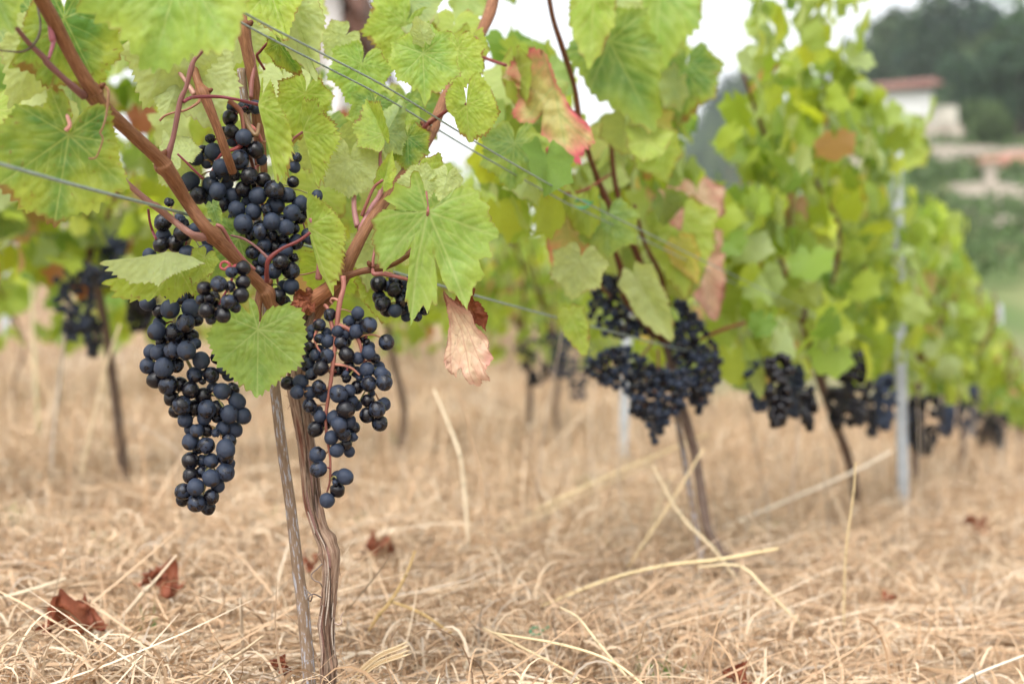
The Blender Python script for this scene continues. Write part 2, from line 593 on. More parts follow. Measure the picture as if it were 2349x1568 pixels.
def leaf3d(g, L, fold=0., cup=0., wave=.05, bend=0., roll=0., seed=0, crumple=0.):
    """Bend the flat leaf: fold along the midrib, cup, ripple, droop of the tip. Returns local points (x, y, z)."""
    r_ = np.random.default_rng(seed + 99)
    x, y = g['P'][:, 0].copy(), g['P'][:, 1].copy()
    rr = np.hypot(x, y)
    z = np.zeros_like(x)
    z += wave * np.sin(g['th'] * r_.choice([2, 3, 3, 4]) + r_.random() * 6.3) * rr ** 2
    z += wave * .5 * np.sin(g['th'] * r_.choice([5, 7]) + r_.random() * 6.3) * rr ** 2.5
    z += cup * rr ** 2
    z -= .008 * np.exp(-(g['dany'] / .030) ** 2) * np.clip(rr * 4, 0, 1)
    z += (fbm(g['P'] * 5 + r_.random(2) * 30, seed, 3) - .5) * .075
    if crumple:
        z += (fbm(g['P'] * 3.2 + r_.random(2) * 30, seed + 4, 3) - .5) * crumple
        x = x * (1 - .25 * crumple * np.sin(y * 9 + r_.random() * 6)) + crumple * .15 * np.sin(y * 7)
    if fold:
        ax = np.sqrt(x * x + .0016) - .04
        # sharp turn close to the midrib, then nearly flat halves
        x, z = x * math.cos(fold) - np.sign(x) * z * math.sin(fold) * (ax > .03), ax * math.sin(fold) + z * math.cos(fold)
    if bend:
        k = bend
        yy = np.where(y > 0, np.sin(k * y) / k, y)
        z = z * np.where(y > 0, np.cos(k * y), 1) - np.where(y > 0, (1 - np.cos(k * y)) / k, 0)
        y = yy
    if roll:
        x, z = x * math.cos(roll) + z * math.sin(roll), -x * math.sin(roll) + z * math.cos(roll)
    return np.stack([x, y, z], 1) * L

def frame_px(base, tip):
    """Leaf axes: y from joint to tip, z towards the camera."""
    y = tip - base
    L = np.linalg.norm(y)
    y = y / L
    tc = np.array([0, 0, CZ]) - base
    z = tc - y * np.dot(tc, y)
    z /= np.linalg.norm(z)
    x = np.cross(y, z)
    return x, y, z, L

def near_d(d):
    return 1.27 - (1.27 - d) * .68 if d < 1.2 else d

RESN = dict(hero=(260, 38), mid=(170, 20), low=(90, 9))
def leaf_tip(parent, b, d, tip, dd=0., pre='yg', fold=0., face=None, roll=0., cup=0., wave=.06, bend=0., back=False,
             seed=0, res='hero', wid=1.0, label=None, lobes=None, yel=1.0, crumple=0., name='leaf', depth=.17, facef=1.0, serr=.055):
    d = near_d(d)
    base, tp = P(*b, d), P(*tip, d + dd)
    x, y, z, L = frame_px(base, tp)
    if back:
        x, z = -x, -z
    if face:
        want = {'R': np.array([1, 0, 0]), 'L': np.array([-1, 0, 0]), 'U': np.array([0, 0, 1]), 'D': np.array([0, 0, -1])}[face]
        s = 1 if np.dot(x, want) > 0 else -1
        roll = roll + s * fold * facef
    lb = [(a, l * (1 if a == 0 else wid)) for a, l in (lobes or STD)]
    NA, NR = RESN[res]
    g = leaf2d(lb, NA, NR, seed, depth=depth, serr=serr, teeth=46 if NA > 200 else int(NA / 4.6))
    p = leaf3d(g, L, fold, cup, wave, bend, roll, seed, crumple)
    V = base + p[:, :1] * x + p[:, 1:2] * y + p[:, 2:] * z
    me = mesh(name, V - base, g['q'], g['t'], leaf_col(g, pre, seed, yel), None, M_BROWN if pre == 'brown' else M_TURNED if pre in ('peach', 'pink', 'dry') else M_LEAF)
    return link(name, me, parent, label, loc=tuple(base))

def leaf_px(parent, b, d, lobes_px, pre='yg', tilt=(0., 0.), cup=0., wave=.05, bend=0., back=False, seed=0, res='hero',
            label=None, depth=.12, gaps=None, yel=1.0, serr=.045, fold=0., teeth=52, name='leaf', crumple=0., cut=False, mat=None):
    """A leaf turned to the camera: its plane passes through the joint, its lobe tips are given where they meet that plane."""
    d = near_d(d)
    base = P(*b, d)
    n = np.array([0, 0, CZ]) - base
    n /= np.linalg.norm(n)
    n = n + np.array([tilt[0], 0, tilt[1]])
    n /= np.linalg.norm(n)
    pts = []
    for dx, dy in lobes_px:
        ray = P(b[0] + dx, b[1] + dy, 1.0) - np.array([0, 0, CZ])
        k = np.dot(base - np.array([0, 0, CZ]), n) / np.dot(ray, n)
        pts.append(np.array([0, 0, CZ]) + ray * k - base)
    y = pts[0] / np.linalg.norm(pts[0])
    L = np.linalg.norm(pts[0])
    z = n
    x = np.cross(y, z)
    if back:
        x, z = -x, -z
    lob = [(math.degrees(math.atan2(np.dot(p, x), np.dot(p, y))), np.linalg.norm(p) / L) for p in pts]
    order = sorted(range(len(lob)), key=lambda i: lob[i][0])
    gp = None
    if gaps:      # gaps given between consecutive lobes in the list order (i, j): depth
        gp = {}
        for (i, j), v in gaps.items():
            pi, pj = order.index(i), order.index(j)
            gp[max(pi, pj)] = v
    NA, NR = RESN[res]
    g = leaf2d(lob, NA, NR, seed, depth=depth, serr=serr, gaps=gp, teeth=teeth, cut=cut)
    p = leaf3d(g, L, fold, cup, wave, bend, 0, seed, crumple)
    V = base + p[:, :1] * x + p[:, 1:2] * y + p[:, 2:] * z
    me = mesh(name, V - base, g['q'], g['t'], leaf_col(g, pre, seed, yel), None, M_LEAF)
    return link(name, me, parent, label, loc=tuple(base))

def leaf_poly(parent, base, d, centre, outline, veins, pre, tilt=(0., 0.), seed=0, NA=260, NR=34, relief=.05, teeth=.02, label=None, yel=1.0, back=False, curl=0., mat=None):
    """A leaf whose torn or lobed outline is known: outline, centre and main veins are where the photo shows them, taken into the leaf's own plane."""
    d = near_d(d)
    O = np.array([0, 0, CZ])
    c0 = P(*centre, d)
    n = O - c0; n /= np.linalg.norm(n)
    n = n + np.array([tilt[0], 0, tilt[1]]); n /= np.linalg.norm(n)
    x = np.cross(np.array([0, 0, 1.0]), n); x /= np.linalg.norm(x)
    y = np.cross(n, x)
    def on(p):
        ray = P(p[0], p[1], 1.0) - O
        q = O + ray * (np.dot(c0 - O, n) / np.dot(ray, n)) - c0
        return np.array([np.dot(q, x), np.dot(q, y)])
    pl = np.array([on(p) for p in outline])
    b2 = on(base)
    vs = [np.array([on(p) for p in v]) for v in veins]
    S = np.abs(pl).max() * 1.2
    pl, b2, vs = pl / S, b2 / S, [v / S for v in vs]
    r_ = np.random.default_rng(seed)
    a = np.unwrap(np.arctan2(pl[:, 1], pl[:, 0]))
    if a[-1] < a[0]: a, pl = -a[::1], pl; sgn = -1
    else: sgn = 1
    a = np.maximum.accumulate(a + np.arange(len(a)) * 1e-5)
    per = np.concatenate([a, [a[0] + 2 * math.pi]])
    L = np.concatenate([[0], np.cumsum(np.linalg.norm(np.diff(np.vstack([pl, pl[:1]]), axis=0), axis=1))])
    sl = np.linspace(0, L[-1], NA, endpoint=False)
    X = np.interp(sl, L, np.append(pl[:, 0], pl[0, 0])); Y = np.interp(sl, L, np.append(pl[:, 1], pl[0, 1]))
    k = 1 + teeth * (np.abs(((sl * 16 + .2 * np.sin(sl * 40)) % 1) - .5) * 4 - 1) + teeth * r_.normal(0, .35, NA)
    X, Y = X * k, Y * k
    fr = (np.arange(1, NR + 1) / NR) ** .9
    P2 = np.vstack([[0, 0], np.stack([np.outer(fr, X).ravel(), np.outer(fr, Y).ravel()], 1)])
    edge = np.concatenate([[0], np.repeat(fr, NA)])
    i = np.arange(NR - 1)[:, None] * NA + 1; j = np.arange(NA)[None, :]
    q = np.stack([i + j, i + NA + j, i + NA + (j + 1) % NA, i + (j + 1) % NA], -1).reshape(-1, 4)
    jj = np.arange(NA)
    t = np.stack([np.zeros(NA, int), jj + 1, (jj + 1) % NA + 1], -1)
    # face towards the camera
    area = np.sum(X * np.roll(Y, -1) - np.roll(X, -1) * Y)
    if area < 0: q, t = q[:, ::-1], t[:, ::-1]
    if back: q, t = q[:, ::-1], t[:, ::-1]
    segs = []
    for v in vs:
        for A_, B_ in zip(v[:-1], v[1:]): segs.append((A_, B_, .010, .006))
        ln = sum(np.linalg.norm(B_ - A_) for A_, B_ in zip(v[:-1], v[1:]))
        dirv = v[-1] - v[0]; a0 = math.atan2(dirv[1], dirv[0])
        for m in range(1, 6):
            f = m / 6.2
            p0 = v[0] + (v[-1] - v[0]) * f if len(v) == 2 else v[min(int(f * (len(v) - 1)), len(v) - 2)] * (1 - (f * (len(v) - 1)) % 1) + v[min(int(f * (len(v) - 1)) + 1, len(v) - 1)] * ((f * (len(v) - 1)) % 1)
            for sg in (-1, 1):
                l2 = ln * (1 - f) * .42 + .05
                p1 = p0 + np.array([math.cos(a0 + sg * R(46)), math.sin(a0 + sg * R(46))]) * l2 * .55
                p2 = p1 + np.array([math.cos(a0 + sg * R(30)), math.sin(a0 + sg * R(30))]) * l2 * .5
                segs.append((p0, p1, .006, .0045)); segs.append((p1, p2, .0045, .002))
    vein = np.zeros(len(P2)); dmain = np.full(len(P2), 9.); dany = np.full(len(P2), 9.)
    for A_, B_, w0, w1 in segs:
        ab = B_ - A_
        s_ = np.clip(((P2 - A_) @ ab) / (ab @ ab + 1e-12), 0, 1)
        dd_ = np.linalg.norm(P2 - (A_ + s_[:, None] * ab), axis=1)
        dany = np.minimum(dany, dd_)
        if w0 > .009: dmain = np.minimum(dmain, dd_)
        vein = np.maximum(vein, np.exp(-(dd_ / np.maximum((w0 + (w1 - w0) * s_) * 1.2, .007)) ** 2) * (1.0 if w0 > .009 else .55))
    g = dict(P=P2, edge=edge, vein=vein, dmain=dmain, dany=dany)
    z = (fbm(P2 * 2.6 + seed, seed, 3) - .5) * relief * 2.4 - .008 * np.exp(-(dany / .028) ** 2) + curl * edge ** 3 * (vnoise(P2 * 4 + 7, seed + 2) - .4)
    V = c0 + S * (P2[:, :1] * x + P2[:, 1:2] * y + z[:, None] * n)
    me = mesh('leaf', V - c0, q, t, leaf_col(g, pre, seed, yel), None, mat or (M_TURNED if pre in ('peach', 'pink', 'dry') else M_LEAF))
    return link('leaf', me, parent, label, loc=tuple(c0))

# shared leaf meshes for repeats: unit length
def unit_leaves(n, res, seed0, pres):
    out = []
    for i in range(n):
        r_ = np.random.default_rng(seed0 + i)
        lb = [(a + r_.normal(0, 4) * (a != 0), l * (1 + r_.normal(0, .06))) for a, l in STD]
        NA, NR = res
        g = leaf2d(lb, NA, NR, seed0 + i, depth=r_.uniform(.1, .26), teeth=int(NA / 4.6))
        pre = pres[i % len(pres)]
        p = leaf3d(g, 1.0, r_.uniform(-.15, .55), r_.uniform(-.12, .12), r_.uniform(.05, .13), r_.uniform(.2, .9), 0, seed0 + i)
        out.append(mesh("leaf", p, g['q'], g['t'], leaf_col(g, pre, seed0 + i, r_.uniform(.6, 1.1)), None, M_LEAF if pre != 'brown' else M_BROWN))
    return out

def put_leaf(parent, me, base, tipdir, normal, L, name='leaf'):
    y = np.asarray(tipdir, float); y = y / np.linalg.norm(y)
    z = np.asarray(normal, float); z = z - y * np.dot(z, y); z = z / np.linalg.norm(z)
    x = np.cross(y, z)
    o = bpy.data.objects.new(name, me)
    COL.objects.link(o)
    o.parent = parent
    M = Matrix(((x[0], y[0], z[0], base[0]), (x[1], y[1], z[1], base[1]), (x[2], y[2], z[2], base[2]), (0, 0, 0, 1)))
    M = M @ Matrix.Diagonal((L, L, L, 1))
    M = Matrix.Translation(-parent.location) @ M
    o.matrix_basis = M
    return o

CLOUD = []
for i in range(6):
    r_ = np.random.default_rng(500 + i)
    g = leaf2d([(a + r_.normal(0, 4) * (a != 0), l * (1 + r_.normal(0, .06))) for a, l in STD], 40, 2, 500 + i, teeth=13, serr=.09)
    CLOUD.append((leaf3d(g, 1.0, r_.uniform(0, .5), r_.uniform(-.1, .1), .12, r_.uniform(.2, 1.0), 0, 500 + i), g))

def cloud_colours(n, r_, bias=0.0):
    """Base colours of far vine leaves: greens to yellow greens, a few turned."""
    k = np.clip(r_.normal(.45 + bias, .27, n), 0, 1)[:, None]
    c = np.array([.185, .315, .055]) * (1 - k) + np.array([.46, .53, .055]) * k
    w = r_.random(n)
    c[w < .10] = np.array([.42, .52, .24]) * r_.uniform(.85, 1.1, (int((w < .10).sum()), 1))
    c[(w > .10) & (w < .108)] = (.50, .30, .15)
    c[(w > .125) & (w < .132)] = (.30, .12, .06)
    c[(w > .14) & (w < .155)] = (.50, .45, .08)
    return c * r_.uniform(.85, 1.15, (n, 1))

def leaf_cloud(pts, size, seed, cols=None, side=None):
    """Many vine leaves as one mesh (a far vine's foliage): pts (n,3), size (n)."""
    r_ = np.random.default_rng(seed)
    n = len(pts)
    if cols is None:
        cols = cloud_colours(n, r_)
    mb = MB()
    which = r_.integers(0, len(CLOUD), n)
    sgn = np.where(r_.random(n) < .68, -1.0, 1.0)[:, None]      # faces the camera's side or the far side of the row
    nrm = sgn * RS[None] + np.array([0, 0, .55]) + r_.normal(0, .45, (n, 3))
    tipd = np.array([0, 0, -1.0]) + r_.normal(0, .45, (n, 3))
    tipd /= np.linalg.norm(tipd, axis=1)[:, None]
    nrm -= tipd * (nrm * tipd).sum(1)[:, None]
    nrm /= np.linalg.norm(nrm, axis=1)[:, None]
    xx = np.cross(tipd, nrm)
    for k, (lp, g) in enumerate(CLOUD):
        m = np.where(which == k)[0]
        if not len(m): continue
        V = pts[m][:, None, :] + size[m][:, None, None] * (lp[None, :, :1] * xx[m][:, None] + lp[None, :, 1:2] * tipd[m][:, None] + lp[None, :, 2:] * nrm[m][:, None])
        nv = len(lp)
        offs = (np.arange(len(m)) * nv)[:, None, None]
        Q = (g['q'][None] + offs).reshape(-1, 4)
        T = (g['t'][None] + offs).reshape(-1, 3)
        c = np.repeat(cols[m], nv, 0) * (1 - .0 * 0)
        mb.add(V.reshape(-1, 3), Q, T, c)
    return mb

# ------------------------------------------------------------------ berries
def sphere(nu, nv):
    V, Q, T = [[0, 0, 1]], [], []
    for i in range(1, nv):
        a = math.pi * i / nv
        for j in range(nu):
            b = 2 * math.pi * j / nu
            V.append([math.sin(a) * math.cos(b), math.sin(a) * math.sin(b), math.cos(a)])
    V.append([0, 0, -1])
    for i in range(nv - 2):
        for j in range(nu):
            Q.append([1 + i * nu + j, 1 + (i + 1) * nu + j, 1 + (i + 1) * nu + (j + 1) % nu, 1 + i * nu + (j + 1) % nu])
    for j in range(nu):
        T.append([0, 1 + j, 1 + (j + 1) % nu])
        T.append([len(V) - 1, 1 + (nv - 2) * nu + (j + 1) % nu, 1 + (nv - 2) * nu + j])
    return np.array(V, float), np.array(Q), np.array(T)
SV, SQ, ST = sphere(36, 24)
SVl, SQl, STl = sphere(12, 8)
BERRY, SHRIV = [], []
for i in range(4):
    d = 1 + (fbm(SV * 1.2 + 5 * i, i, 2) - .5) * .15
    V = SV * d[:, None] * np.array([(1, .95, 1), (.97, 1, 1.03), (1.02, .97, .97), (1, 1, 1)][i])
    V[:, 2] *= 1.0 + .05 * (i - 1)
    dim = np.exp(-((SV[:, 2] - 1) / .06) ** 2) * .10
    V[:, 2] -= dim
    BERRY.append(mesh("grape", V, SQ, ST, None, None, M_BERRY))
for i in range(3):
    n = fbm(SV * np.array([2.6, 2.6, 1.4]) + 9 * i, 40 + i, 3)
    rid = np.abs(fbm(SV * 3.3 + 3 * i, 60 + i, 2) - .5) * 2
    d = .90 + (n - .5) * .42 - .16 * (1 - np.clip(rid * 3, 0, 1))
    SHRIV.append(mesh("grape", SV * d[:, None] * np.array([.95, .85, 1.0]), SQ, ST, None, None, M_BERRY))
BERRYG = []
for me_ in BERRY:
    c_ = me_.copy(); c_.materials.clear(); c_.materials.append(M_BERRY_G); BERRYG.append(c_)
BERRYL = [mesh("grape", SVl, SQl, STl, None, None, M_BERRY)]

def put_berry(parent, p, r, stem_to, shr=False, low=False, r_=None, gloss=False):
    me = (BERRYL[0] if low else (SHRIV[r_.integers(3)] if shr else (BERRYG if gloss else BERRY)[r_.integers(4)]))
    o = bpy.data.objects.new("grape", me)
    COL.objects.link(o)
    o.parent = parent
    z = Vector(stem_to - p)
    if z.length < 1e-6: z = Vector((0, 0, 1))
    q = z.to_track_quat('Z', 'X')
    o.matrix_basis = Matrix.Translation(Vector(p) - parent.location) @ q.to_matrix().to_4x4() @ Matrix.Rotation(r_.random() * 6.28, 4, 'Z') @ Matrix.Diagonal((r, r, r, 1))
    return o

C_PINK = (.30, .115, .085)
C_GRN = (.26, .25, .09)
C_TAN = (.30, .17, .085)
C_RED = (.22, .045, .05)
def bunch(label, d0, berries, stem_px, stem_r, name='grape_bunch', group=None, back=14, seed=1, stem_col=C_PINK, low=False, thick=.55,
          extra=None, kr=1.11, low_stem=False, maxn=98, gloss=False):
    """berries: (px, py, r_px[, 1 if shrivelled]) as they hang; a depth is found for each so that they touch and do not overlap."""
    r_ = np.random.default_rng(seed)
    B = np.array([[b[0], b[1], b[2] * kr, (b[3] if len(b) > 3 else 0)] for b in berries], float)
    rm = np.median(B[B[:, 3] == 0, 2]) if (B[:, 3] == 0).any() else B[:, 2].mean()
    cxs, ws = [], []
    for b in B:
        m = np.abs(B[:, 1] - b[1]) < 45 * rm / 17
        x0, x1 = B[m, 0].min(), B[m, 0].max()
        cxs.append((x0 + x1) / 2); ws.append((x1 - x0) / 2 + rm)
    cxs, ws = np.array(cxs), np.array(ws)
    e = np.sqrt(np.clip(1 - ((B[:, 0] - cxs) / ws) ** 2, 0, 1))
    zz = -np.minimum(ws, 4.2 * rm) * thick * e                      # nearer than the axis
    zz += np.where(B[:, 3] == 0, np.clip(rm - B[:, 2], -.3 * rm, rm) * 2.6, 0)     # the ones drawn small are partly hidden
    zz += r_.normal(0, .15 * rm, len(B))
    Rr = np.where(B[:, 3] == 0, np.maximum(B[:, 2], rm * .80 if not low else 0), B[:, 2] * 1.05)
    # hidden berries at the back
    if back:
        k = r_.integers(0, len(B), back)
        bx = cxs[k] + (B[k, 0] - cxs[k]) * r_.uniform(-.7, .7, back)
        bz = np.minimum(ws[k], 4.2 * rm) * thick * r_.uniform(.1, .9, back)
        B = np.vstack([B, np.c_[bx, B[k, 1], np.full(back, rm), np.zeros(back)]])
        zz = np.concatenate([zz, bz]); Rr = np.concatenate([Rr, np.full(back, rm * .95)])
        cxs = np.concatenate([cxs, cxs[k]])
    n = len(B)
    X = B[:, :2].copy()
    for it in range(160):
        dx = X[:, None, 0] - X[None, :, 0]; dy = X[:, None, 1] - X[None, :, 1]; dz = zz[:, None] - zz[None, :]
        D2 = dx * dx + dy * dy
        dist = np.sqrt(D2 + dz * dz) + 1e-6
        want = (Rr[:, None] + Rr[None, :]) * .93
        ov = np.clip(want - dist, 0, None)
        np.fill_diagonal(ov, 0)
        if ov.max() < .3: break
        sg = np.sign(dz + 1e-9 * (np.arange(n)[:, None] - np.arange(n)[None, :]))
        zz += np.clip((ov * sg * np.maximum(np.abs(dz) / dist, .45)).sum(1) * .30, -3, 3)
        X[:, 0] += np.clip((ov * dx / dist).sum(1) * .03, -.5, .5)
        X[:, 1] += np.clip((ov * dy / dist).sum(1) * .03, -.5, .5)
    mpx = d0 / F
    pos = np.array([P(X[i, 0], X[i, 1], d0 + zz[i] * mpx) for i in range(n)])
    # keep the world sizes true
    sp = [P(x, y, d0 + z * mpx) for x, y, z in [(q + (0,))[:3] if len(q) == 2 else q for q in stem_px]]
    root = thing(name, label, 'grape bunch', sp[0], group)
    st = MB()
    st.tube(sp, [r * mpx for r in stem_r], 8, 6, stem_col, seed=seed)
    C, cr = catmull(sp, [r * mpx for r in stem_r], 6)
    nodes = [c for c in C[len(C) // 8:]]
    if extra:
        for pts, rad, cc in extra:
            e_, _ = catmull([P(x, y, d0 + z * mpx) for x, y, z in pts], rad, 4)
            nodes += [c for c in e_[2:]]
    dist0 = [min(np.linalg.norm(np.array(nodes) - p_, axis=1)) for p_ in pos]
    for i in np.argsort(dist0):
        rr = Rr[i] * (d0 + zz[i] * mpx) / F
        Nn = np.array(nodes)
        up = Nn[:, 2] - pos[i][2]
        cost = np.linalg.norm(Nn - pos[i], axis=1) + np.clip(-up - .004, 0, 1) * 1.2
        j = int(np.argmin(cost))
        tgt = Nn[j]
        if i < maxn:
            put_berry(root, pos[i], rr, tgt + np.array([0, 0, .012]), bool(B[i, 3]), low, r_, gloss)
        v = tgt - pos[i]
        L = np.linalg.norm(v)
        v = v / (L + 1e-9)
        a = pos[i] + v * rr * .96
        if L > rr and not low_stem:
            mid = (a + tgt) / 2 + np.array([0, 0, .10 * L]) + r_.normal(0, .04 * L, 3)
            cc = C_GRN if r_.random() < .45 else (C_TAN if r_.random() < .6 else C_RED)
            k = .0008 if not low else .0011
            st.tube([a, a + v * .0012, mid, tgt], [k * 2.0, k, k * .85, k * 1.1], 5, 3, np.array(cc) * r_.uniform(.7, 1.1))
            nodes.append(mid)
        else:
            nodes.append(pos[i] + v * min(rr, L))
    if extra:
        for pts, rad, cc in extra:
            st.tube([P(x, y, d0 + z * mpx) for x, y, z in pts], [r * mpx for r in rad], 7, 5, cc)
    link('stem', st.build('stem', M_SHOOT, origin=sp[0]), root, loc=tuple(sp[0]))
    return root

# ================================================================== THE SETTING
def terrain_z(x, y):
    x = np.asarray(x, float); y = np.asarray(y, float)
    r = np.hypot(x, y)
    z0 = plane_z(x, y)
    yy = np.maximum(y, .5)
    u = x / yy
    # floor of the vineyard, flattening out with distance
    far = np.clip(r - 9, 0, None)
    z0 = plane_z(x * np.minimum(1, 12 / np.maximum(r, 1e-6)), y * np.minimum(1, 12 / np.maximum(r, 1e-6)))
    # bank rising behind on the left, towards the house
    left = smooth(.10, -.06, u) * smooth(-1, 3, y)
    z0 = z0 + left * np.clip(r - 6.0, 0, 40) * .11
    # the valley to the right and the slope beyond it
    rt = smooth(.05, .20, u) * smooth(0, 4, y)
    h = np.interp(y, [0, 10, 16, 28, 38, 46, 60, 70, 80, 88, 100, 120, 150, 200, 300, 500],
                  [0, 0, -.8, -1.9, .6, 2.6, 5.4, 7.4, 9.8, 11.6, 14.2, 18.2, 26, 37, 50, 62])
    pu = smooth(.15, .27, u)
    h = np.where(h > 0, h * (.25 + .75 * pu), h)
    h = h * (1 + .04 * smooth(110, 170, y) * smooth(.20, .34, u))
    z0 = z0 + rt * h
    hill2 = smooth(260, 420, y) * (np.exp(-((u - .20) / .10) ** 2) * 50 + 14)
    z0 = z0 + hill2 * smooth(-.25, .05, u) * (1 - pu)
    return z0

def build_ground():
    na = 220
    rad = np.concatenate([[0.02], np.geomspace(.3, 14, 70), np.geomspace(15, 460, 90)])
    # directions: dense ahead, sparse elsewhere
    s = np.linspace(-1, 1, na)
    ang = math.pi * (.32 * s + .68 * s ** 5)
    A, Rr = np.meshgrid(ang, rad)
    X, Y = np.sin(A) * Rr, np.cos(A) * Rr
    Z = terrain_z(X, Y)
    p = np.stack([X, Y], -1).reshape(-1, 2)
    near = np.exp(-np.hypot(p[:, 0], p[:, 1]) / 20)
    Z = Z.ravel() + (fbm(p * 2.2, 3, 3) - .5) * .035 * near + (fbm(p * .05, 8, 4) - .5) * np.clip(np.hypot(p[:, 0], p[:, 1]) / 60 - .2, 0, 1) * 3
    V = np.c_[p, Z]
    i = np.arange(len(rad) - 1)[:, None] * na
    j = np.arange(na - 1)[None, :]
    q = np.stack([i + j, i + na + j, i + na + j + 1, i + j + 1], -1).reshape(-1, 4)[:, ::-1]
    m, nt, out = mat_new("ground_soil_and_slopes")
    geo = N(nt, "ShaderNodeNewGeometry")
    n1 = N(nt, "ShaderNodeTexNoise", Scale=9.0, Detail=6.0)
    nt.links.new(geo.outputs["Position"], n1.inputs["Vector"])
    straw = ramp(nt, n1.outputs[0], [(.3, (.20, .14, .09)), (.5, (.32, .235, .155)), (.7, (.44, .34, .24))])
    n2 = N(nt, "ShaderNodeTexNoise", Scale=.06, Detail=6.0, Roughness=.62)
    nt.links.new(geo.outputs["Position"], n2.inputs["Vector"])
    slope = ramp(nt, n2.outputs[0], [(.34, (.055, .095, .04)), (.46, (.10, .15, .05)), (.56, (.19, .20, .09)), (.68, (.30, .24, .16))])
    cd = N(nt, "ShaderNodeVectorMath", operation='LENGTH')
    nt.links.new(geo.outputs["Position"], cd.inputs[0])
    mr = N(nt, "ShaderNodeMapRange")
    nt.links.new(cd.outputs["Value"], mr.inputs[0])
    mr.inputs[1].default_value = 22.0
    mr.inputs[2].default_value = 45.0
    c = mixc(nt, mr.outputs[0], straw, slope)
    pr = N(nt, "ShaderNodeBsdfPrincipled", Roughness=.95)
    pr.inputs["Specular IOR Level"].default_value = .1
    nt.links.new(c, pr.inputs["Base Color"])
    nt.links.new(pr.outputs[0], out.inputs[0])
    link("ground", mesh("ground", V, q, None, None, None, m), kind='structure')
build_ground()

# ------------------------------------------------------------------ dry grass
def ribbons(base, head, a0, curl, length, width, segs, cols, drift, r_, roll=None, power=1.3):
    n = len(base)
    K = segs
    step = (length / K)[:, None]
    k = np.arange(K + 1)[None, :]
    el = a0[:, None] - curl[:, None] * (k / K) ** power
    he = head[:, None] + drift[:, None] * (k / K)
    d = np.stack([np.cos(el) * np.cos(he), np.cos(el) * np.sin(he), np.sin(el)], -1) * step[..., None]
    p = np.zeros((n, K + 1, 3))
    p[:, 1:] = np.cumsum(d[:, :-1], 1)
    p += base[:, None, :]
    side = np.stack([-np.sin(he), np.cos(he), np.zeros_like(he)], -1)
    up = np.stack([-np.sin(el) * np.cos(he), -np.sin(el) * np.sin(he), np.cos(el)], -1)
    rl = (roll if roll is not None else r_.normal(0, .9, n))[:, None] + r_.normal(0, .8, n)[:, None] * (k / K)
    sd = side * np.cos(rl)[..., None] + up * np.sin(rl)[..., None]
    w = width[:, None] * (1 - .85 * (k / K) ** 2.2) * .5
    gz = plane_z(p[..., 0], p[..., 1]) if True else 0
    low = np.hypot(p[..., 0], p[..., 1]) < 12
    gz = np.where(low, gz, terrain_z(p[..., 0], p[..., 1]))
    p[..., 2] = np.maximum(p[..., 2], gz + .002 + .003 * r_.random((n, 1)))
    V = np.stack([p - sd * w[..., None], p + sd * w[..., None]], 2).reshape(n, -1, 3)
    i = np.arange(n)[:, None] * (2 * (K + 1))
    j = np.arange(K)[None, :] * 2
    q = np.stack([i + j, i + j + 1, i + j + 3, i + j + 2], -1).reshape(-1, 4)
    c = np.repeat(cols, 2 * (K + 1), 0)
    return V.reshape(-1, 3), q, c

def straw_cols(n, r_):
    pal = np.array([(.57, .425, .295), (.50, .355, .235), (.64, .52, .385), (.44, .30, .19), (.70, .61, .49), (.53, .43, .325), (.36, .25, .165), (.43, .37, .31), (.26, .18, .12)])
    c = pal[r_.choice(len(pal), n, p=[.20, .19, .15, .12, .08, .10, .05, .07, .04])] * np.array([1.02, .97, .90])
    return c * r_.uniform(.85, 1.15, (n, 1))

def scatter(n, d0, d1, r_, umin=-.46, umax=.50, pw=1.0):
    s = r_.random(n) ** pw
    d = d0 + (d1 - d0) * s
    u = r_.uniform(umin, umax, n)
    return np.stack([u * d, d], 1)

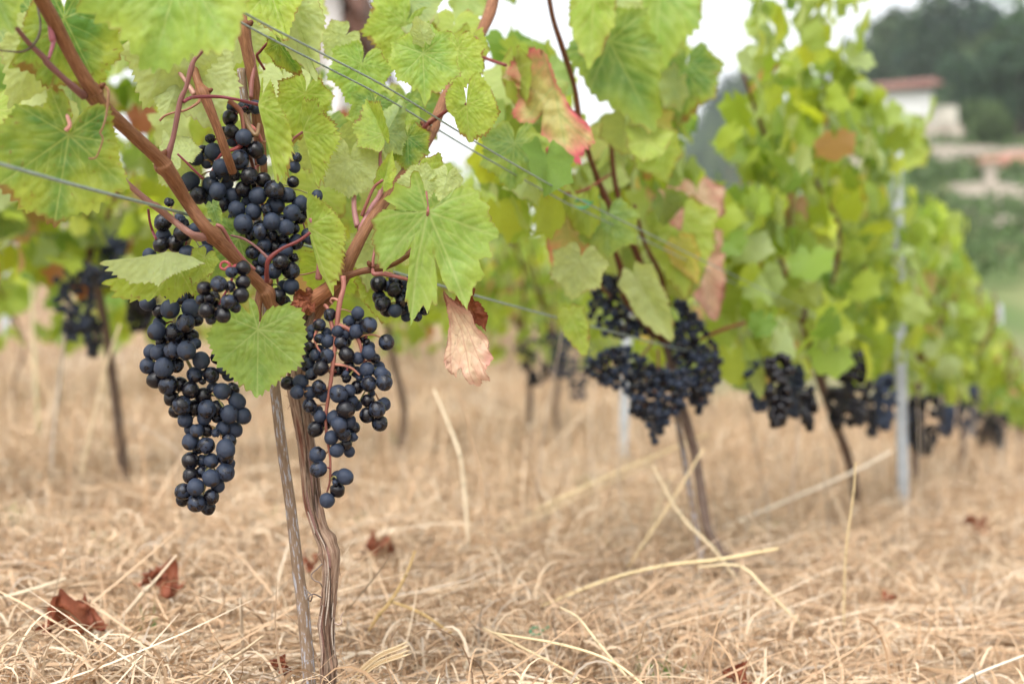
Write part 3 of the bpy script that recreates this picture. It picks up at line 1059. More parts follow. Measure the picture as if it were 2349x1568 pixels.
def build_grass():
    r_ = np.random.default_rng(11)
    mb = MB()
    def grow(n, d0, d1, pw, ln, wd, segs, a0, curl, lie=0.0, drift=.8, clump=5.0, power=1.3):
        xy = scatter(int(n * 1.9), d0, d1, r_, pw=pw)
        den = fbm(xy * clump, 21, 3)
        keep = r_.random(len(xy)) < np.clip((den - .36) * 4.2, .06, 1)
        xy = xy[keep][:n]
        m = len(xy)
        z = terrain_z(xy[:, 0], xy[:, 1]) + lie * r_.random(m)
        base = np.c_[xy, z]
        V, q, c = ribbons(base, r_.uniform(0, 6.283, m), r_.uniform(*a0, m), r_.normal(curl[0], curl[1], m), r_.uniform(*ln, m) * (.55 + .9 * r_.random(m)),
                          r_.uniform(*wd, m), segs, straw_cols(m, r_), r_.normal(0, drift, m), r_, power=power)
        mb.add(V, q, None, c)
    # close to the camera: curled blades over a mat of flat straw
    grow(11000, 1.12, 2.5, .9, (.040, .085), (.0022, .0046), 10, (1.0, 1.75), (4.2, 1.4), clump=7, power=2.3)
    grow(9000, 1.12, 2.6, .9, (.03, .075), (.0012, .0028), 8, (.7, 1.7), (3.6, 1.6), clump=7, power=2.0)
    grow(900, 1.15, 2.4, .9, (.08, .13), (.0018, .0040), 10, (1.1, 1.65), (3.6, 1.0), power=2.4)
    grow(12000, 1.05, 2.6, .9, (.06, .20), (.0014, .0042), 4, (-.05, .16), (.2, .3), .034, .25)
    grow(1500, 1.05, 2.6, .9, (.10, .26), (.0016, .0034), 4, (.02, .5), (.1, .3), .03, .2)
    grow(23000, 2.2, 4.6, .9, (.038, .092), (.0022, .0046), 7, (1.0, 1.75), (3.4, 1.4), power=2.1)
    grow(7000, 2.2, 4.6, .9, (.08, .24), (.0018, .0036), 3, (-.05, .3), (.3, .4), .04, .5)
    grow(22000, 4.4, 9.5, .9, (.08, .17), (.0035, .006), 5, (.9, 1.7), (2.4, 1.0), power=1.8)
    grow(14000, 9.0, 22.0, .9, (.16, .34), (.008, .014), 3, (.9, 1.6), (1.2, .8), clump=1.5)
    # thin upright stems
    grow(1000, 2.1, 5.8, .8, (.12, .34), (.0018, .0034), 5, (1.15, 1.65), (.3, .4), 0, .3)
    grow(160, 2.6, 4.5, .8, (.18, .34), (.003, .005), 5, (.4, 1.3), (.1, .2), 0, .1)
    o = link("dry_grass", mb.build("dry_grass", M_STRAW), kind='stuff')
    o['label'] = "matted and curled straw coloured dry grass covering the vineyard floor"
build_grass()

def build_weeds():
    r_ = np.random.default_rng(91)
    mb = MB()
    for px, py in ((330, 1430), (15, 1180), (820, 1190), (900, 1000), (1395, 1250), (1750, 1200), (1010, 1160), (1500, 1530), (250, 1250), (1340, 1100), (2000, 1300), (1240, 1175), (620, 1180)):
        d = ground_d(px, py, .03); c = P(px, py, d); m = 26
        base = c + np.c_[r_.normal(0, .016, (m, 2)), np.full(m, -.02)]
        V, q, cc = ribbons(base, r_.uniform(0, 6.28, m), r_.uniform(.6, 1.5, m), r_.normal(.8, .6, m), r_.uniform(.02, .05, m), r_.uniform(.0015, .004, m), 4, np.array([.13, .21, .06]) * r_.uniform(.7, 1.5, (m, 1)), r_.normal(0, .5, m), r_)
        mb.add(V, q, None, cc)
    o = link('weeds', mb.build('weeds', M_STRAW), kind='stuff')
    o['label'] = "sparse small green weeds growing through the dry grass"
build_weeds()

# ------------------------------------------------------------------ single stalks that stand out of the grass
def stalk(label, pts, rad, col=(.70, .54, .32), dz=None, name='dry_stalk', nodes=True):
    """pts: pixels; the first lies on the ground, the others keep its depth unless dz (metres) says otherwise."""
    d = ground_d(*pts[0]) + .0
    dz = dz or [0] * len(pts)
    w = [P(x, y, d + k) for (x, y), k in zip(pts, dz)]
    rad = [r * max(.9, d * .58) for r in rad]
    mb = MB()
    c = np.array(col)
    mb.tube(w, [r * .001 for r in rad], 7, 6, c)
    if nodes:
        for k in range(1, len(w) - 1):
            t = w[k + 1] - w[k - 1]; t = t / np.linalg.norm(t)
            mb.tube([w[k] - t * .003, w[k], w[k] + t * .003], [rad[k] * .001, rad[k] * .00145, rad[k] * .001], 7, 2, c * .75)
    link(name, mb.build(name, M_STRAW, origin=w[0]), None, label, 'dry stalk', 'dry stalks in the grass', None, tuple(w[0]))

STALKS = [
 ("pale broken stalk standing upright in the grass right of the dried hanging leaf", [(1076, 1265), (1064, 1110), (1055, 1045), (1030, 975), (996, 895)], [1.4, 2.6, 2.2, 1.8, 1.5], (.74, .62, .44), [0, .02, .02, .05, .08]),
 ("long straw slanting up to the right in front of the second vine's trunk", [(1225, 1172), (1282, 1145), (1440, 1072), (1628, 993)], [1.5, 1.8, 1.8, 1.5], (.78, .63, .37), [0, 0, .02, .04]),
 ("thinner straw running parallel below the long slanting straw", [(1130, 1230), (1330, 1140), (1500, 1060)], [1.1, 1.2, 1.0], (.70, .55, .34), [0, .05, .08]),
 ("straw leaning left across the second vine's foot", [(1700, 1345), (1640, 1262), (1560, 1180), (1497, 1068)], [1.5, 1.8, 1.7, 1.5], (.76, .62, .40), [0, .0, .03, .05]),
 ("straw crossing the second vine's trunk from lower left to upper right", [(1440, 1300), (1540, 1150), (1614, 1028)], [1.5, 1.7, 1.4], (.74, .58, .34), [0, .0, .02]),
 ("short straw beside the crossing pair left of the second vine", [(1485, 1235), (1520, 1130), (1548, 1085)], [1.2, 1.4, 1.2], (.74, .60, .38), [0, .0, .0]),
 ("long yellow straw lying across the grass below the second vine's trunk", [(1240, 1390), (1390, 1330), (1520, 1297), (1650, 1282), (1786, 1257)], [1.3, 1.6, 1.7, 1.9, 1.6], (.80, .64, .36), [0, .01, .02, .02, .03]),
 ("bent straw dropping to the right from the end of the long yellow straw", [(1845, 1440), (1765, 1360), (1698, 1298), (1600, 1300)], [1.3, 1.6, 1.6, 1.2], (.76, .62, .38), [0, 0, .02, .05]),
 ("pale twin straw sloping up towards the grey post", [(1650, 1212), (1800, 1150), (1950, 1085), (2045, 1035)], [1.6, 2.2, 2.0, 1.5], (.74, .64, .50), [0, .05, .1, .15]),
 ("forked yellow brown stalk with a dark foot right of the nearest trunk", [(846, 1446), (870, 1408), (896, 1378), (930, 1320), (952, 1263)], [1.6, 2.2, 2.2, 1.6, 1.4], (.50, .34, .14), [0, .0, .02, .03, .05]),
 ("yellow straw branching off the forked stalk to the lower right", [(1036, 1452), (965, 1405), (896, 1378)], [1.4, 1.6, 1.5], (.62, .43, .18), [0, .0, .06]),
 ("thick beige stalk leaning over the red brown dead leaf at left", [(278, 1418), (335, 1352), (352, 1335), (405, 1272)], [2.2, 3.2, 1.7, 1.4], (.70, .56, .40), [0, .0, .0, .02]),
 ("stiff straw sloping up at the bottom edge left of the nearest vine", [(436, 1572), (520, 1515), (560, 1490), (604, 1457)], [1.5, 1.6, 1.5, 1.3], (.60, .46, .30), [0, 0, 0, 0]),
 ("pale flat straw lying at the far left edge", [(-20, 1376), (70, 1352), (152, 1325)], [1.8, 1.9, 1.4], (.76, .64, .46), [0, .01, .02]),
 ("tall thin stalk standing left of the blurred back row trunk", [(118, 1085), (122, 1000), (140, 850), (157, 672)], [1.6, 1.8, 2.0, 2.2], (.66, .58, .48), [0, 0, 0, 0]),
 ("tall pale stalk rising beside the grapes of the back row", [(243, 1040), (240, 800), (222, 640), (203, 455)], [1.6, 1.8, 2.4, 2.2], (.66, .54, .36), [0, 0, 0, 0]),
 ("stalk bending to the left below the blurred back row grapes", [(184, 1105), (205, 1000), (240, 850), (275, 745)], [2.0, 2.0, 1.8, 1.4], (.72, .58, .38), [0, 0, 0, 0]),
 ("tall thin stalk at the far left edge in front of the back row", [(88, 1000), (78, 800), (72, 640), (70, 470)], [1.5, 1.6, 1.6, 1.3], (.62, .58, .36), [0, 0, 0, 0]),
 ("straw lying from centre bottom towards the lower right corner", [(1205, 1568), (1330, 1560), (1180, 1475), (1110, 1440)], [1.3, 1.3, 1.5, 1.4], (.76, .60, .36), [0, 0, .1, .15]),
 ("long pale straw curving down at the bottom right of centre", [(1510, 1600), (1410, 1520), (1290, 1478), (1130, 1450)], [1.3, 1.5, 1.6, 1.3], (.78, .63, .38), [0, .02, .05, .08]),
 ("steep straw crossing the lower middle of the grass", [(1445, 1560), (1370, 1470), (1325, 1415), (1285, 1392)], [1.3, 1.5, 1.4, 1.2], (.74, .60, .38), [0, .02, .04, .06]),
 ("grey white twig lying at the bottom right corner", [(2150, 1600), (2230, 1550), (2360, 1498)], [1.6, 1.9, 1.4], (.74, .66, .54), [0, .03, .06]),
 ("thin upright stem in front of the right hand end of the grass", [(1935, 1350 + 100), (1940, 1270), (1958, 1130), (1962, 1060)], [1.0, 1.1, 1.1, .8], (.62, .48, .26), [0, 0, 0, 0]),
 ("dry stem rising among the grapes beyond the second vine", [(1812, 1190), (1830, 980), (1836, 820), (1838, 700)], [1.3, 1.3, 1.2, .9], (.60, .48, .38), [0, 0, 0, 0]),
 ("grey dry stem with side twigs left of the second vine's stake", [(1215, 1225), (1237, 1080), (1250, 980), (1290, 760)], [1.2, 1.2, 1.0, .8], (.46, .36, .27), [0, 0, 0, 0]),
 ("thin grass stem standing between the two front trunks", [(1470, 1260), (1420, 1120), (1430, 1010)], [1.0, 1.0, .8], (.60, .50, .38), [0, 0, 0]),
]
for lab, pts, rad, col, dz in STALKS:
    stalk(lab, pts, rad, col, dz)

# seed heads in the foreground
def seed_head(label, pts):
    d = ground_d(*pts[0])
    w = [P(x, y, d) for x, y in pts]
    mb = MB()
    C, _ = catmull(w, [1] * len(w), 12)
    mb.tube(w, [.0008, .0009, .0007], 6, 8, (.62, .44, .24))
    r_ = np.random.default_rng(len(label))
    for i in range(len(C) // 4, len(C)):
        for s in (-1, 1):
            t = C[min(i + 1, len(C) - 1)] - C[i - 1]; t /= np.linalg.norm(t)
            o = np.cross(t, [0, 1, 0]) * s
            a = C[i] + o * .0007
            mb.tube([a, a + t * .004 + o * .0012, a + t * .008 + o * .0008], [.0003, .0011, .0002], 5, 2, (.74, .58, .36))
    link('seed_head', mb.build('seed_head', M_STRAW, origin=w[0]), None, label, 'grass seed head', None, None, tuple(w[0]))
seed_head("thin grass seed head slanting up right of the nearest trunk, upper of two", [(790, 1572), (860, 1510), (921, 1482)])
seed_head("thin grass seed head slanting up right of the nearest trunk, lower of two", [(800, 1572), (860, 1525), (925, 1500)])

# ------------------------------------------------------------------ fallen leaves
def fallen(label, px, py, L, ang, seed, pre='brown', tilt=.3):
    d = ground_d(px, py)
    b = P(px, py, d); b[2] -= .010
    g = leaf2d(STD, 110, 14, seed, depth=.22)
    p = leaf3d(g, L, .8, .35, .16, .7, 0, seed, .95)
    M = Matrix.Rotation(ang, 3, 'Z') @ Matrix.Rotation(tilt, 3, 'X')
    V = p @ np.array(M).T
    V[:, 2] -= V[:, 2].min() - .004
    me = mesh('fallen_leaf', V, g['q'], g['t'], leaf_col(g, pre, seed), None, M_BROWN)
    link('fallen_leaf', me, None, label, 'fallen leaf', 'fallen brown leaves', None, tuple(b))
fallen("curled red brown dead leaf under the thick beige stalk", 375, 1358, .046, 1.2, 31)
fallen("curled red brown dead leaf at lower left on flattened straw", 150, 1448, .050, -1.4, 32)
fallen("dead brown leaf lying in the grass right of the nearest trunk", 872, 1275, .040, 1.7, 33)
fallen("dead brown leaf just behind the nearest vine's stake and trunk", 712, 1305, .030, .2, 34)
fallen("dark shrivelled leaf half buried in the grass at bottom right", 1695, 1560, .024, .8, 35)
fallen("small dark dead leaf in the grass right of centre", 2040, 1375, .022, 2.0, 36)
fallen("small red leaf near the dark tuft under the far vines", 2243, 1222, .045, .4, 37)
fallen("small dead leaf at the foot of the grapes' shadow at bottom left", 640, 1535, .02, 1.0, 38)

# ------------------------------------------------------------------ stakes, posts, wires
def pole(name, label, cat, pts_px, ds, rad, mat, group=None, sink=True, seg=14, disp=None, res=8, cap=None):
    w = [P(x, y, d) for (x, y), d in zip(pts_px, ds)]
    if sink:
        w[-1] = w[-1] + (w[-1] - w[-2]) / np.linalg.norm(w[-1] - w[-2]) * .06
    root_at = w[-1]
    mb = MB()
    mb.tube(w, rad, seg, res, (1, 1, 1), disp)
    return link(name, mb.build(name, mat, origin=root_at), None, label, cat, group, None, tuple(root_at))

def knots(A, L):
    n = vnoise(np.stack([np.cos(A) * 2, np.sin(A) * 2, L * 30], -1).reshape(-1, 3), 4).reshape(A.shape)
    k = np.exp(-((L % .19 - .1) / .004) ** 2) * .07
    return 1 + (n - .5) * .08 + k
dS = 1.345
pole('wooden_stake', "slim weathered grey and tan stake leaning beside the nearest vine's trunk", 'stake',
     [(553, 158), (567, 280), (600, 600), (629, 877), (650, 1046), (667, 1163), (684, 1313), (697, 1413), (712, 1590)], [dS] * 9,
     [.0040, .0042, .0046, .0050, .0052, .0053, .0056, .0060, .0064], M_STAKE, disp=knots, res=10, seg=20)
pole('wooden_stake', "blurred thin grey stake leaning along the second vine's trunk", 'stake',
     [(1530, 830), (1550, 940), (1580, 1110), (1608, 1275)], [2.36, 2.36, 2.33, 2.31], [.005, .005, .0055, .006], M_STAKE)
def steel_post(label, top, bot, d, w, group=None):
    a, b = P(*top, d), P(*bot, d)
    a[0], = [a[0]]
    root = thing('steel_post', label, 'trellis post', b, 'steel trellis posts')
    mb = MB()
    ax = a - b
    t = .0016
    # folded C section
    sec = [(-w / 2, -w / 3), (w / 2, -w / 3)], [(-w / 2, -w / 3), (-w / 2, w / 3)], [(w / 2, -w / 3), (w / 2, w / 3)], [(-w / 2, w / 3), (-w / 4, w / 3)], [(w / 4, w / 3), (w / 2, w / 3)]
    lo = -.08
    for k, ((x0, y0), (x1, y1)) in enumerate(sec):
        e = t * (1 + .15 * k)
        xa, xb, ya, yb = min(x0, x1) - e / 2, max(x0, x1) + e / 2, min(y0, y1) - e / 2, max(y0, y1) + e / 2
        V = []
        for s in (lo, 1.0 + .002 * k):
            c = ax * s
            V += [c + np.array([x, y, 0]) for x, y in ((xa, ya), (xb, ya), (xb, yb), (xa, yb))]
        mb.add(np.array(V), [[0, 1, 5, 4], [1, 2, 6, 5], [2, 3, 7, 6], [3, 0, 4, 7], [4, 5, 6, 7], [3, 2, 1, 0]])
    link('profile', mb.build('profile', M_POST, False), root, loc=tuple(b))
    for sv in (.30, .52, .74, .93):
        c = ax * sv
        for sx in (-1, 1):
            hk = MB()
            hk.tube([c + np.array([sx * w / 2, -w / 4, 0]), c + np.array([sx * (w / 2 + .006), -w / 4, .002]), c + np.array([sx * (w / 2 + .006), -w / 4, .012])], [.0015] * 3, 6, 3)
            link('wire_hook', hk.build('wire_hook', M_POST), root, loc=tuple(b))
steel_post("tall galvanised post standing in the near row at right, leaves on its top", (2055, 335), (2072, 1150), row_d(2062, -.05), .023)
steel_post("short visible blue grey post below the foliage left of the second vine", (1446, 560), (1430, 1010), 4.7, .026)
steel_post("blurred grey post at the far left edge in the back row", (18, 380), (14, 745), 6.0, .035)
steel_post("small distant post under the last vines at the right edge", (2288, 700), (2296, 1060), 6.6, .035)

def wire(label, pts, ds, rad=.0011):
    w = [P(x, y, d) for (x, y), d in zip(pts, ds)]
    mb = MB()
    mb.tube(w, [rad] * len(w), 8, 10)
    return link('trellis_wire', mb.build('trellis_wire', M_WIRE, origin=w[0]), None, label, 'wire', 'trellis wires', None, tuple(w[0]))
def rowds(pxs, s=0.0):
    return [row_d(x, s) for x in pxs]
lx = [-60, 0, 170, 340, 520, 740, 1095, 1440, 1700, 2000, 2200, 2300]
ly = [362, 376, 424, 468, 516, 574, 679, 770, 835, 905, 945, 965]
wire("low trellis wire passing behind the grapes from the left edge", list(zip(lx, ly)), [d + k for d, k in zip(rowds(lx, .012), [0, 0, 0, .03, .17, .09, 0, 0, 0, 0, 0, 0])], .0013)
ux = [440, 500, 600, 740, 900, 1085, 1300, 1345, 1700, 2060, 2250]
uy = [-42, -5, 52, 124, 208, 322, 445, 466, 640, 815, 905]
wire("upper of the twin trellis wires crossing the leaves at top", list(zip(ux, uy)), rowds(ux, -.07), .0009)
wire("lower of the twin trellis wires crossing the leaves at top", [(x + 2, y + 27 - max(0, (x - 900)) * .012) for x, y in zip(ux, uy)], rowds(ux, -.03), .0009)
tx = [-200, 60, 400, 800, 1200, 1500]
wire("faint wire of the back row among the blurred leaves at left", list(zip(tx, [515, 535, 565, 610, 660, 700])), [row_d(x, 1.5) for x in tx], .0014)

# green plastic ties
def tie(label, px, py, d, s=.008):
    mb = MB()
    c = P(px, py, d)
    ring = [c + np.array([math.cos(a) * s, math.sin(a) * s * .7, math.sin(a * 1.0) * s * .5]) for a in np.linspace(0, 6.0, 12)]
    mb.tube(ring, [.0014] * 12, 6, 3)
    mb.tube([ring[0], ring[0] + np.array([s * 1.2, 0, s * .9])], [.0016, .001], 6, 3)
    link('plastic_tie', mb.build('plastic_tie', M_TIE, origin=c), None, label, 'tie', None, None, tuple(c))
tie("green plastic tie on the twin wires left of the second vine's cane", 1333, 468, row_d(1333) - .01, .011)
tie("green plastic scrap lying in the dry grass at bottom centre", 1230, 1447, ground_d(1230, 1452), .007)
tie("green tie low on the blurred trunk of the back row at left", 238, 733, 3.27, .008)

# ================================================================== THE NEAREST VINE
vine = thing('grapevine', "nearest grapevine in sharp focus, peeling trunk beside a leaning stake, two arms carrying canes", 'grapevine', P(754, 1640, 1.30), 'vines of the near row')
def cane(pts, rad_px, name='cane', col=(1, 1, 1), mat=None, seed=0, seg=18, res=9, parent=vine, wob=.06):
    """pts: (px, py, depth)."""
    pts = [(p[0], p[1], near_d(p[2])) for p in pts]
    w = [P(*p) for p in pts]
    rad = [r * p[2] / F for r, p in zip(rad_px, pts)]
    disp = None
    if wob:
        def disp(A, L, sd=seed):
            n = fbm(np.stack([np.cos(A) * 1.5, np.sin(A) * 1.5, L * 25], -1).reshape(-1, 3), sd + 3, 2).reshape(A.shape)
            st = np.sin(A * 9 + sd) * .018
            return 1 + (n - .5) * wob * 2 + st
    mb = MB()
    mb.tube(w, rad, seg, res, col, disp, seed)
    return link(name, mb.build(name, mat or M_CANE, origin=w[0]), parent, loc=tuple(w[0]))

# trunk
tw = [P(x, y, d) for x, y, d in [(722, 700, 1.315), (697, 770, 1.31), (686, 830, 1.31), (684, 890, 1.31), (692, 940, 1.31), (703, 1020, 1.31), (711, 1079, 1.308), (718, 1150, 1.305), (733, 1210, 1.302),
                                (750, 1248, 1.300), (757, 1270, 1.300), (758, 1313, 1.30), (754, 1379, 1.30), (748, 1430, 1.30), (752, 1496, 1.30), (753, 1560, 1.30), (752, 1660, 1.30)]]
tr = np.array([14, 19, 23, 25, 24, 20.5, 21, 20.5, 18, 18.5, 22, 18.5, 17.5, 20, 17, 19.5, 23]) * 1.305 / F * .92
def trunk_disp(A, L):
    w = A + L * 5 + .5 * np.sin(L * 19)
    def cyl(f, lf): return np.stack([np.cos(w) * f, np.sin(w) * f, L * lf], -1).reshape(-1, 3)
    n = fbm(cyl(1.6, 11), 5, 3).reshape(A.shape)
    n2 = fbm(cyl(2.3, 9), 15, 2).reshape(A.shape)
    ridge = 1 - np.clip(np.abs(n2 - .5) * 9, 0, 1)
    n3 = vnoise(cyl(6, 40), 25).reshape(A.shape)
    step = np.clip((n2 - .53) * 16, 0, 1) * .15
    knob = sum(a_ * np.exp(-((L - l_) / .006) ** 2) * np.exp(-(np.angle(np.exp(1j * (A - p_))) / .8) ** 2) for l_, p_, a_ in ((.06, 1.0, .35), (.105, -1.8, .3), (.222, .3, .45), (.232, 2.8, .35), (.30, -2.2, .3), (.335, .2, .35)))
    return 1 + .16 * (n - .5) * 2 - .24 * ridge + .10 * (n3 - .5) + step + knob
V, q, t, tc = tube(tw, tr, 96, 22, trunk_disp)
nn = fbm(tc * np.array([260, 260, 22]), 31, 3)
tcol = np.array([.80, .72, .66]) * (.70 + .5 * nn)[:, None]
redm = np.clip((vnoise(tc * np.array([330, 330, 16]), 77) - .60) * 6, 0, 1)[:, None]
tcol = tcol * (1 - redm) + tcol * np.array([.62, .40, .37]) * redm
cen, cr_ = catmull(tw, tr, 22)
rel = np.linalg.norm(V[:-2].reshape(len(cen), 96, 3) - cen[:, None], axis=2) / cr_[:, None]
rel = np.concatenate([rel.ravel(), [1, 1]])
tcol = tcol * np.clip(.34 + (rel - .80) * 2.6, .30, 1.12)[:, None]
tp = np.array(tw[-1])
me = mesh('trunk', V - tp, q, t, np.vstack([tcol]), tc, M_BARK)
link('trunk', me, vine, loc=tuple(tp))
# loose strips of bark on the trunk
r_ = np.random.default_rng(5)
sb = MB()
C_, rc_ = catmull(tw, tr, 22)
for k in range(46):
    i = int(r_.uniform(60, len(C_) - 60)); ln = int(r_.uniform(14, 46))
    a = r_.uniform(-2.2, 2.2)
    pts, w0 = [], r_.uniform(.0006, .0020)
    out = np.array([math.sin(a), -math.cos(a), 0])
    side = np.array([math.cos(a), math.sin(a), 0])
    lift = r_.uniform(.02, .20) * (1 if r_.random() < .8 else 2.2)
    Vs = []
    for s in range(9):
        j = min(i + int(ln * s / 8), len(C_) - 1)
        f = s / 8
        off = rc_[j] * (1.0 + lift * (abs(f - .5) * 2) ** 3)
        c = C_[j] + out * off
        w = w0 * (1 - abs(f - .5) * 1.5)
        Vs += [c - side * w, c + side * w, c + side * w * .6 + out * .0006, c - side * w * .6 + out * .0006]
    Q = []
    for s in range(8):
        b = s * 4
        for x in range(4):
            Q.append([b + x, b + (x + 1) % 4, b + 4 + (x + 1) % 4, b + 4 + x])
    cc = np.array([(.30, .22, .17), (.22, .12, .10), (.40, .33, .27), (.15, .10, .08)][r_.integers(4)])
    sb.add(np.array(Vs), Q, None, cc)
link('bark_strips', sb.build('bark_strips', m_col("bark_strip", .85, 0, 500), origin=tp), vine, loc=tuple(tp))

# arms and canes
C1 = cane([(60, -60, .93), (118, 40, .97), (165, 130, 1.0), (203, 195, 1.02), (213, 212, 1.03), (232, 240, 1.04), (300, 305, 1.09), (362, 362, 1.13), (375, 380, 1.14), (392, 402, 1.15), (430, 465, 1.185),
           (470, 520, 1.215), (488, 540, 1.225), (508, 560, 1.235), (560, 615, 1.262), (598, 655, 1.28), (612, 672, 1.285), (622, 700, 1.29), (650, 718, 1.305), (692, 716, 1.315)],
          [18, 17, 15.5, 17, 24, 17.5, 15.5, 16, 22, 18, 14.5, 14.5, 21, 16.5, 13, 14, 19, 14, 15, 18], seed=1, res=10, seg=24)
cane([(598, 668, 1.285), (592, 700, 1.285), (590, 737, 1.285)], [10, 9, 9.5], 'cut_spur', seed=2)
cane([(690, 800, 1.325), (700, 765, 1.32), (727, 712, 1.315), (777, 652, 1.31), (805, 590, 1.31), (845, 515, 1.32), (905, 430, 1.35), (963, 350, 1.39), (992, 290, 1.42), (1000, 275, 1.43), (1030, 205, 1.47), (1085, 110, 1.55), (1125, 25, 1.6), (1140, -60, 1.63)],
     [21, 20, 17, 17, 15, 13, 13, 13, 17, 13, 12, 11, 14, 11], seed=3, res=9, seg=22)
cane([(700, 712, 1.30), (715, 690, 1.295), (745, 668, 1.295), (778, 640, 1.30)], [17, 19, 17, 13], 'arm', (1.25, 1.1, 1.0), seed=4, seg=22)
cane([(780, 640, 1.295), (798, 632, 1.29), (822, 624, 1.29), (852, 618, 1.29), (857, 617, 1.29), (900, 605, 1.30), (938, 582, 1.305), (965, 548, 1.31)], [13, 8.5, 7.5, 8, 11, 8, 7, 6], 'cane', (.75, .7, .7), seed=5)
cane([(412, 40, 1.27), (425, 70, 1.265), (441, 140, 1.26), (455, 190, 1.255), (466, 213, 1.25), (476, 235, 1.25), (497, 290, 1.255), (520, 355, 1.265), (534, 395, 1.28)], [9, 9, 8.5, 9.5, 16, 12, 10.5, 10.5, 10], seed=6)
cane([(540, -40, 1.35), (551, 20, 1.345), (556, 60, 1.34), (566, 110, 1.34), (582, 190, 1.345), (592, 280, 1.355), (600, 400, 1.365)], [17, 16, 19, 14, 14, 14, 14], seed=7)
cane([(425, 100, 1.33), (460, 60, 1.34), (500, 0, 1.35), (510, -30, 1.36)], [4, 4, 4, 4], 'side_shoot', (.8, .5, .5), seed=8, wob=.03, seg=10)
PUR = (.165, .072, .065); PNK = (.27, .10, .085); RED = (.17, .038, .036); MAG = (.20, .042, .058); YGS = (.42, .36, .13)
def shoot(pts, rad, col=PUR, name='side_shoot', seed=0, seg=10):
    return cane(pts, rad, name, col, M_SHOOT, seed, seg, 7, vine, .03)
shoot([(562, -10, 1.16), (528, 42, 1.15), (490, 88, 1.145), (448, 135, 1.14), (438, 160, 1.14), (427, 200, 1.14), (413, 234, 1.14), (398, 312, 1.14), (386, 352, 1.14), (381, 372, 1.145)], [5.5, 5, 5, 5, 7, 5, 6.5, 6, 8, 11], (.20, .085, .075), seed=10)
shoot([(192, 220, 1.02), (172, 203, 1.0), (143, 177, .985), (110, 146, .97), (100, 132, .965), (67, 100, .95), (36, 62, .93)], [10, 9, 7, 8, 7, 6, 5], (.20, .09, .085), seed=11)
shoot([(104, -30, .96), (112, 40, .97), (120, 88, .975), (122, 100, .975), (112, 135, .97)], [5, 5, 8, 5, 4], (.36, .12, .16), seed=12)
shoot([(447, 218, 1.252), (427, 188, 1.255), (393, 140, 1.26)], [7, 5, 5], (.36, .20, .15), seed=13)
shoot([(266, 395, 1.13), (305, 432, 1.14), (345, 466, 1.15), (360, 475, 1.155), (400, 508, 1.175), (436, 535, 1.20), (455, 543, 1.212), (482, 540, 1.225)], [5, 6.5, 8, 9, 7.5, 8, 11, 10], (.30, .15, .12), seed=14)
shoot([(421, 234, 1.138), (434, 226, 1.145), (447, 223, 1.16), (500, 222, 1.19), (545, 229, 1.22), (592, 240, 1.245)], [4, 4.5, 4.2, 3.8, 3.4, 4.2], MAG, 'petiole', seed=15)
shoot([(612, 645, 1.25), (612, 620, 1.24), (617, 594, 1.235), (647, 570, 1.235), (684, 553, 1.235), (712, 533, 1.235)], [6, 5, 5.5, 4, 4, 4], RED, 'petiole', seed=16)
shoot([(617, 594, 1.24), (590, 568, 1.25), (560, 548, 1.26), (530, 540, 1.27)], [4, 3, 3, 2.5], PUR, 'petiole', seed=17)
shoot([(496, 517, 1.235), (510, 524, 1.235), (535, 565, 1.245), (566, 602, 1.255), (585, 618, 1.26)], [6, 5, 4.2, 4, 4], PNK, 'petiole', seed=18)
shoot([(340, 480, 1.16), (344, 510, 1.17), (350, 530, 1.18), (358, 548, 1.2)], [3, 3, 3.2, 3], MAG, 'petiole', seed=19)
shoot([(407, 353, 1.26), (425, 370, 1.262), (445, 390, 1.265), (466, 410, 1.27)], [2.4, 2.6, 2.8, 2.4], MAG, 'petiole', seed=20)
shoot([(731, 640, 1.29), (733, 605, 1.285), (731, 585, 1.285), (722, 545, 1.28), (712, 500, 1.275)], [8, 6.5, 5, 4.5, 4], (.36, .15, .15), 'petiole', seed=21)
shoot([(657, 343, 1.32), (672, 320, 1.315), (694, 303, 1.31)], [3.5, 3.2, 3.2], PNK, 'petiole', seed=22)
shoot([(820, 520, 1.33), (812, 470, 1.34), (818, 395, 1.35)], [7, 6, 5], (.36, .17, .16), seed=23)
shoot([(826, 530, 1.32), (850, 480, 1.33), (872, 445, 1.335), (874, 400, 1.34), (872, 360, 1.34), (876, 310, 1.335)], [8, 7, 6.5, 5.5, 4.5, 4], (.33, .14, .14), seed=24)
shoot([(830, 495, 1.325), (842, 465, 1.32), (858, 430, 1.315), (878, 413, 1.31)], [4.5, 4, 3.5, 3.5], PNK, 'petiole', seed=25)
shoot([(965, 315, 1.41), (975, 290, 1.40), (985, 283, 1.40), (1010, 265, 1.38), (1040, 245, 1.37), (1070, 239, 1.36)], [6, 6, 5, 4.5, 4, 3.5], RED, 'petiole', seed=26)
shoot([(962, 540, 1.30), (976, 520, 1.29), (982, 483, 1.275)], [4, 3.6, 3.4], PNK, 'petiole', seed=27)
shoot([(978, 440, 1.31), (980, 460, 1.29), (982, 483, 1.276)], [2.6, 2.6, 2.8], PNK, 'petiole', seed=28)
shoot([(1045, 433, 1.33), (1035, 415, 1.33), (1027, 407, 1.33)], [2.4, 2.4, 2.2], PNK, 'petiole', seed=29)
shoot([(855, 617, 1.285), (858, 628, 1.28), (877, 628, 1.28), (905, 633, 1.28), (937, 641, 1.285)], [4, 5, 5, 4.5, 4.2], PNK, 'petiole', seed=30)
shoot([(855, 612, 1.285), (856, 595, 1.285), (860, 570, 1.29)], [4.5, 3.5, 3], PNK, 'petiole', seed=31)
